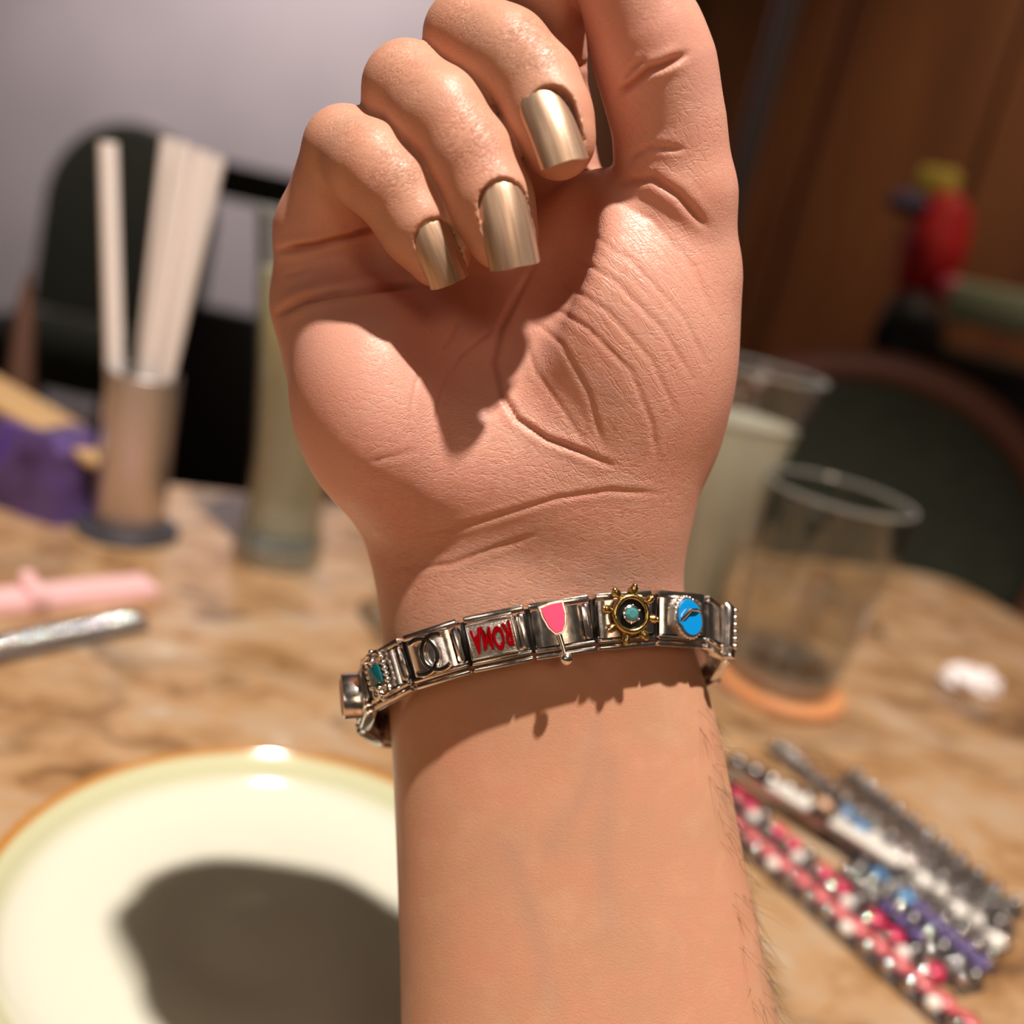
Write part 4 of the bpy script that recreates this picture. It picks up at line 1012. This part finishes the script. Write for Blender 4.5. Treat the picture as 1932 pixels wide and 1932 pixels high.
for v_ in bm.verts:
    k = 1 + .35 * mn_.noise(v_.co * 2.2) + .16 * abs(mn_.noise(v_.co * 5)); v_.co = Vector((v_.co.x * k * .015, v_.co.y * k * .011, max(-.0, (v_.co.z * k + .7) * .0075)))
tme = bpy.data.meshes.new('crumpled_tissue'); bm.to_mesh(tme); bm.free(); tq = T(1828, 1300); to = link('crumpled_tissue', tme, None, tis); to.location = tq; tag(to, 'crumpled white tissue on the table beyond the tumbler', 'tissue')

# ------------------------------------------------------------------ chairs
velvet = mat('dark_green_velvet', lin((50, 50, 36)), .9); noise_color(velvet, 60, [(.3, lin((44, 46, 32))), (.7, lin((58, 58, 42)))])
pinkwood = mat('pinkish_brown_wood', lin((130, 78, 62)), .45)
darkw = mat('dark_wood', lin((34, 22, 14)), .5)
def chair(name, loc, rz, w, seat_z, top_z, label, fm, cm, round_back=False, tilt=.12):
    e = empty(name, loc, (0, 0, rz), label, 'chair', 'green chairs around the room')
    # back: arched cushion, local x = width, y = away from sitter's front (back at y=+.2)
    def arch(hw, z0, z1, n=28):
        P = []
        if round_back:
            cz = (z0 + z1) / 2; hz = (z1 - z0) / 2
            P = [(hw * math.cos(t), cz + hz * math.sin(t)) for t in np.linspace(0, 2 * math.pi, 48)[:-1]]
        else:
            zs_ = z1 - hw * 1.05; P = [(hw, z0), (hw, zs_)] + [(hw * math.cos(t), zs_ + hw * 1.05 * math.sin(t)) for t in np.linspace(0.08, math.pi - .08, n)] + [(-hw, zs_), (-hw, z0)]
        return P
    z0 = seat_z + (.08 if round_back else .0)
    R = Matrix.Rotation(math.pi / 2 - tilt, 3, 'X')
    piv = Vector((0, .2, seat_z))
    P = [(x, z - seat_z) for x, z in arch(w / 2, z0, top_z)]
    mb = MB(); mb.prism(P, -.03, .03, R, piv, .012); build(mb, 'backrest', cm, e, angle=30)
    if round_back:
        cxz = sum(p[1] for p in P) / len(P); mb = MB(); mb.tube([piv + R @ Vector((x * 1.09, (y - cxz) * 1.09 + cxz, 0)) for x, y in P], .019, 12, closed=True); build(mb, 'back_frame', fm, e)
    mb = MB(); mb.prism(round_poly([Vector((-w / 2, -.24)), Vector((w / 2, -.24)), Vector((w / 2, .2)), Vector((-w / 2, .2))], .08), seat_z - .09, seat_z, bev=.02); build(mb, 'seat', cm, e)
    for sx in (-1, 1):
        for y in (-.18, .17):
            mb = MB(); mb.tube([(sx * w * .4, y, seat_z - .08), (sx * w * .44, y * 1.12, 0)], [.018, .012], 10); build(mb, 'leg', fm, e)
    return e
def far(x, y, d): r = Fw + Rt * ((x - 966) / FPX) - Up * ((y - 966) / FPX); p = CAMP + r * (d / r.y); return p
p = far(235, 400, 2.5); chair('arched_chair', (p.x, p.y - .2, 0), 0.0, .42, .47, .965, 'dark green chair with tall arched back behind the steel straw holder', darkw, velvet)
p = far(690, 400, 2.75); chair('arched_chair', (p.x + .02, p.y - .2, 0), -.05, .36, .47, .90, 'dark green arched chair half hidden behind the tall glass and hand', darkw, velvet)
p = far(1508, 1010, 1.02)
chair('round_back_chair', (p.x, p.y - .19, 0), -.25, .37, .47, .868, 'round green chair back with pinkish brown wooden frame at the table end', pinkwood, velvet, round_back=True, tilt=.1)
# green rail bench behind left glass
bz = far(480, 352, 2.05); mb = MB(); mb.box((0, 0, .0), (.34, .05, .07), bev=.02); 
bench = empty('green_bench', (bz.x, bz.y, 0), (0, 0, 0), 'dark green bench back rail on posts behind the tall glass', 'bench')
o = build(mb, 'top_rail', velvet, bench); o.location = (0, 0, bz.z)
for sx in (-1, 1):
    mb = MB(); mb.tube([(sx * .14, 0, 0), (sx * .14, 0, bz.z)], .014, 10); build(mb, 'post', darkw, bench)
mb = MB(); mb.box((-.03, 0, .36), (.27, .04, .56), bev=.02); build(mb, 'back_panel', darkw, bench)
# ------------------------------------------------------------------ counter with coloured things, right
cp = far(1800, 640, 1.75)
ctr = empty('counter', (cp.x + .16, cp.y + .1, 0), (0, 0, math.radians(-35)), 'dark wooden counter by the wood wall at the right edge', 'counter')
ctz = cp.z - .02
mb = MB(); mb.box((.1, .1, ctz - .015), (.62, .36, .03), bev=.006); build(mb, 'counter_top', darkw, ctr)
mb = MB(); mb.box((.1, .1, (ctz - .03) / 2), (.56, .32, ctz - .03), bev=.004); build(mb, 'cabinet', darkw, ctr)
redm = mat('red_cloth', lin((196, 22, 26)), .6); yel = mat('yellow_card', lin((226, 204, 90)), .5); vio = mat('violet_cloth', lin((84, 74, 104)), .6); mint = mat('pale_green_box', lin((160, 170, 140)), .5); rose = mat('rose_ball', lin((206, 90, 110)), .4); dk = mat('black_bag', lin((22, 16, 12)), .6)
def small(name, x, y, d, sc, m, label, cat, box=False):
    p = far(x, y, d); mb = MB()
    if box: mb.box((0, 0, 0), tuple(2 * s for s in sc), Matrix.Rotation(math.radians(-35), 3, 'Z'), min(sc) * .3)
    else:
        bm = bmesh.new(); bmesh.ops.create_icosphere(bm, subdivisions=3, radius=1)
        for v_ in bm.verts: k = 1 + .22 * mn_.noise(v_.co * 1.7 + Vector((x, y, 0))); v_.co = Vector((v_.co.x * sc[0] * k, v_.co.y * sc[1] * k, v_.co.z * sc[2] * k))
        bm.verts.index_update(); mb.add([v_.co.copy() for v_ in bm.verts], [[q.index for q in f.verts] for f in bm.faces]); bm.free()
    return tag(build(mb, name, m, loc=p), label, cat)
small('red_bag', 1762, 470, 1.72, (.048, .05, .095), redm, 'red cloth bag standing on the dark counter', 'bag')
small('yellow_packet', 1768, 346, 1.74, (.03, .02, .022), yel, 'yellow packet on top of the red bag', 'packet', True)
small('violet_scarf', 1715, 385, 1.72, (.034, .03, .018), vio, 'grey violet scarf left of the yellow packet', 'scarf')
small('rose_ball', 1795, 548, 1.66, (.022, .022, .022), rose, 'small rose pink ball beside the pale green box', 'ball')
small('pale_green_box', 1872, 582, 1.62, (.062, .03, .032), mint, 'pale green box lying on the counter at the right edge', 'box', True)
small('black_handbag', 1712, 625, 1.60, (.055, .05, .06), dk, 'black handbag in front of the counter below the red bag', 'bag')
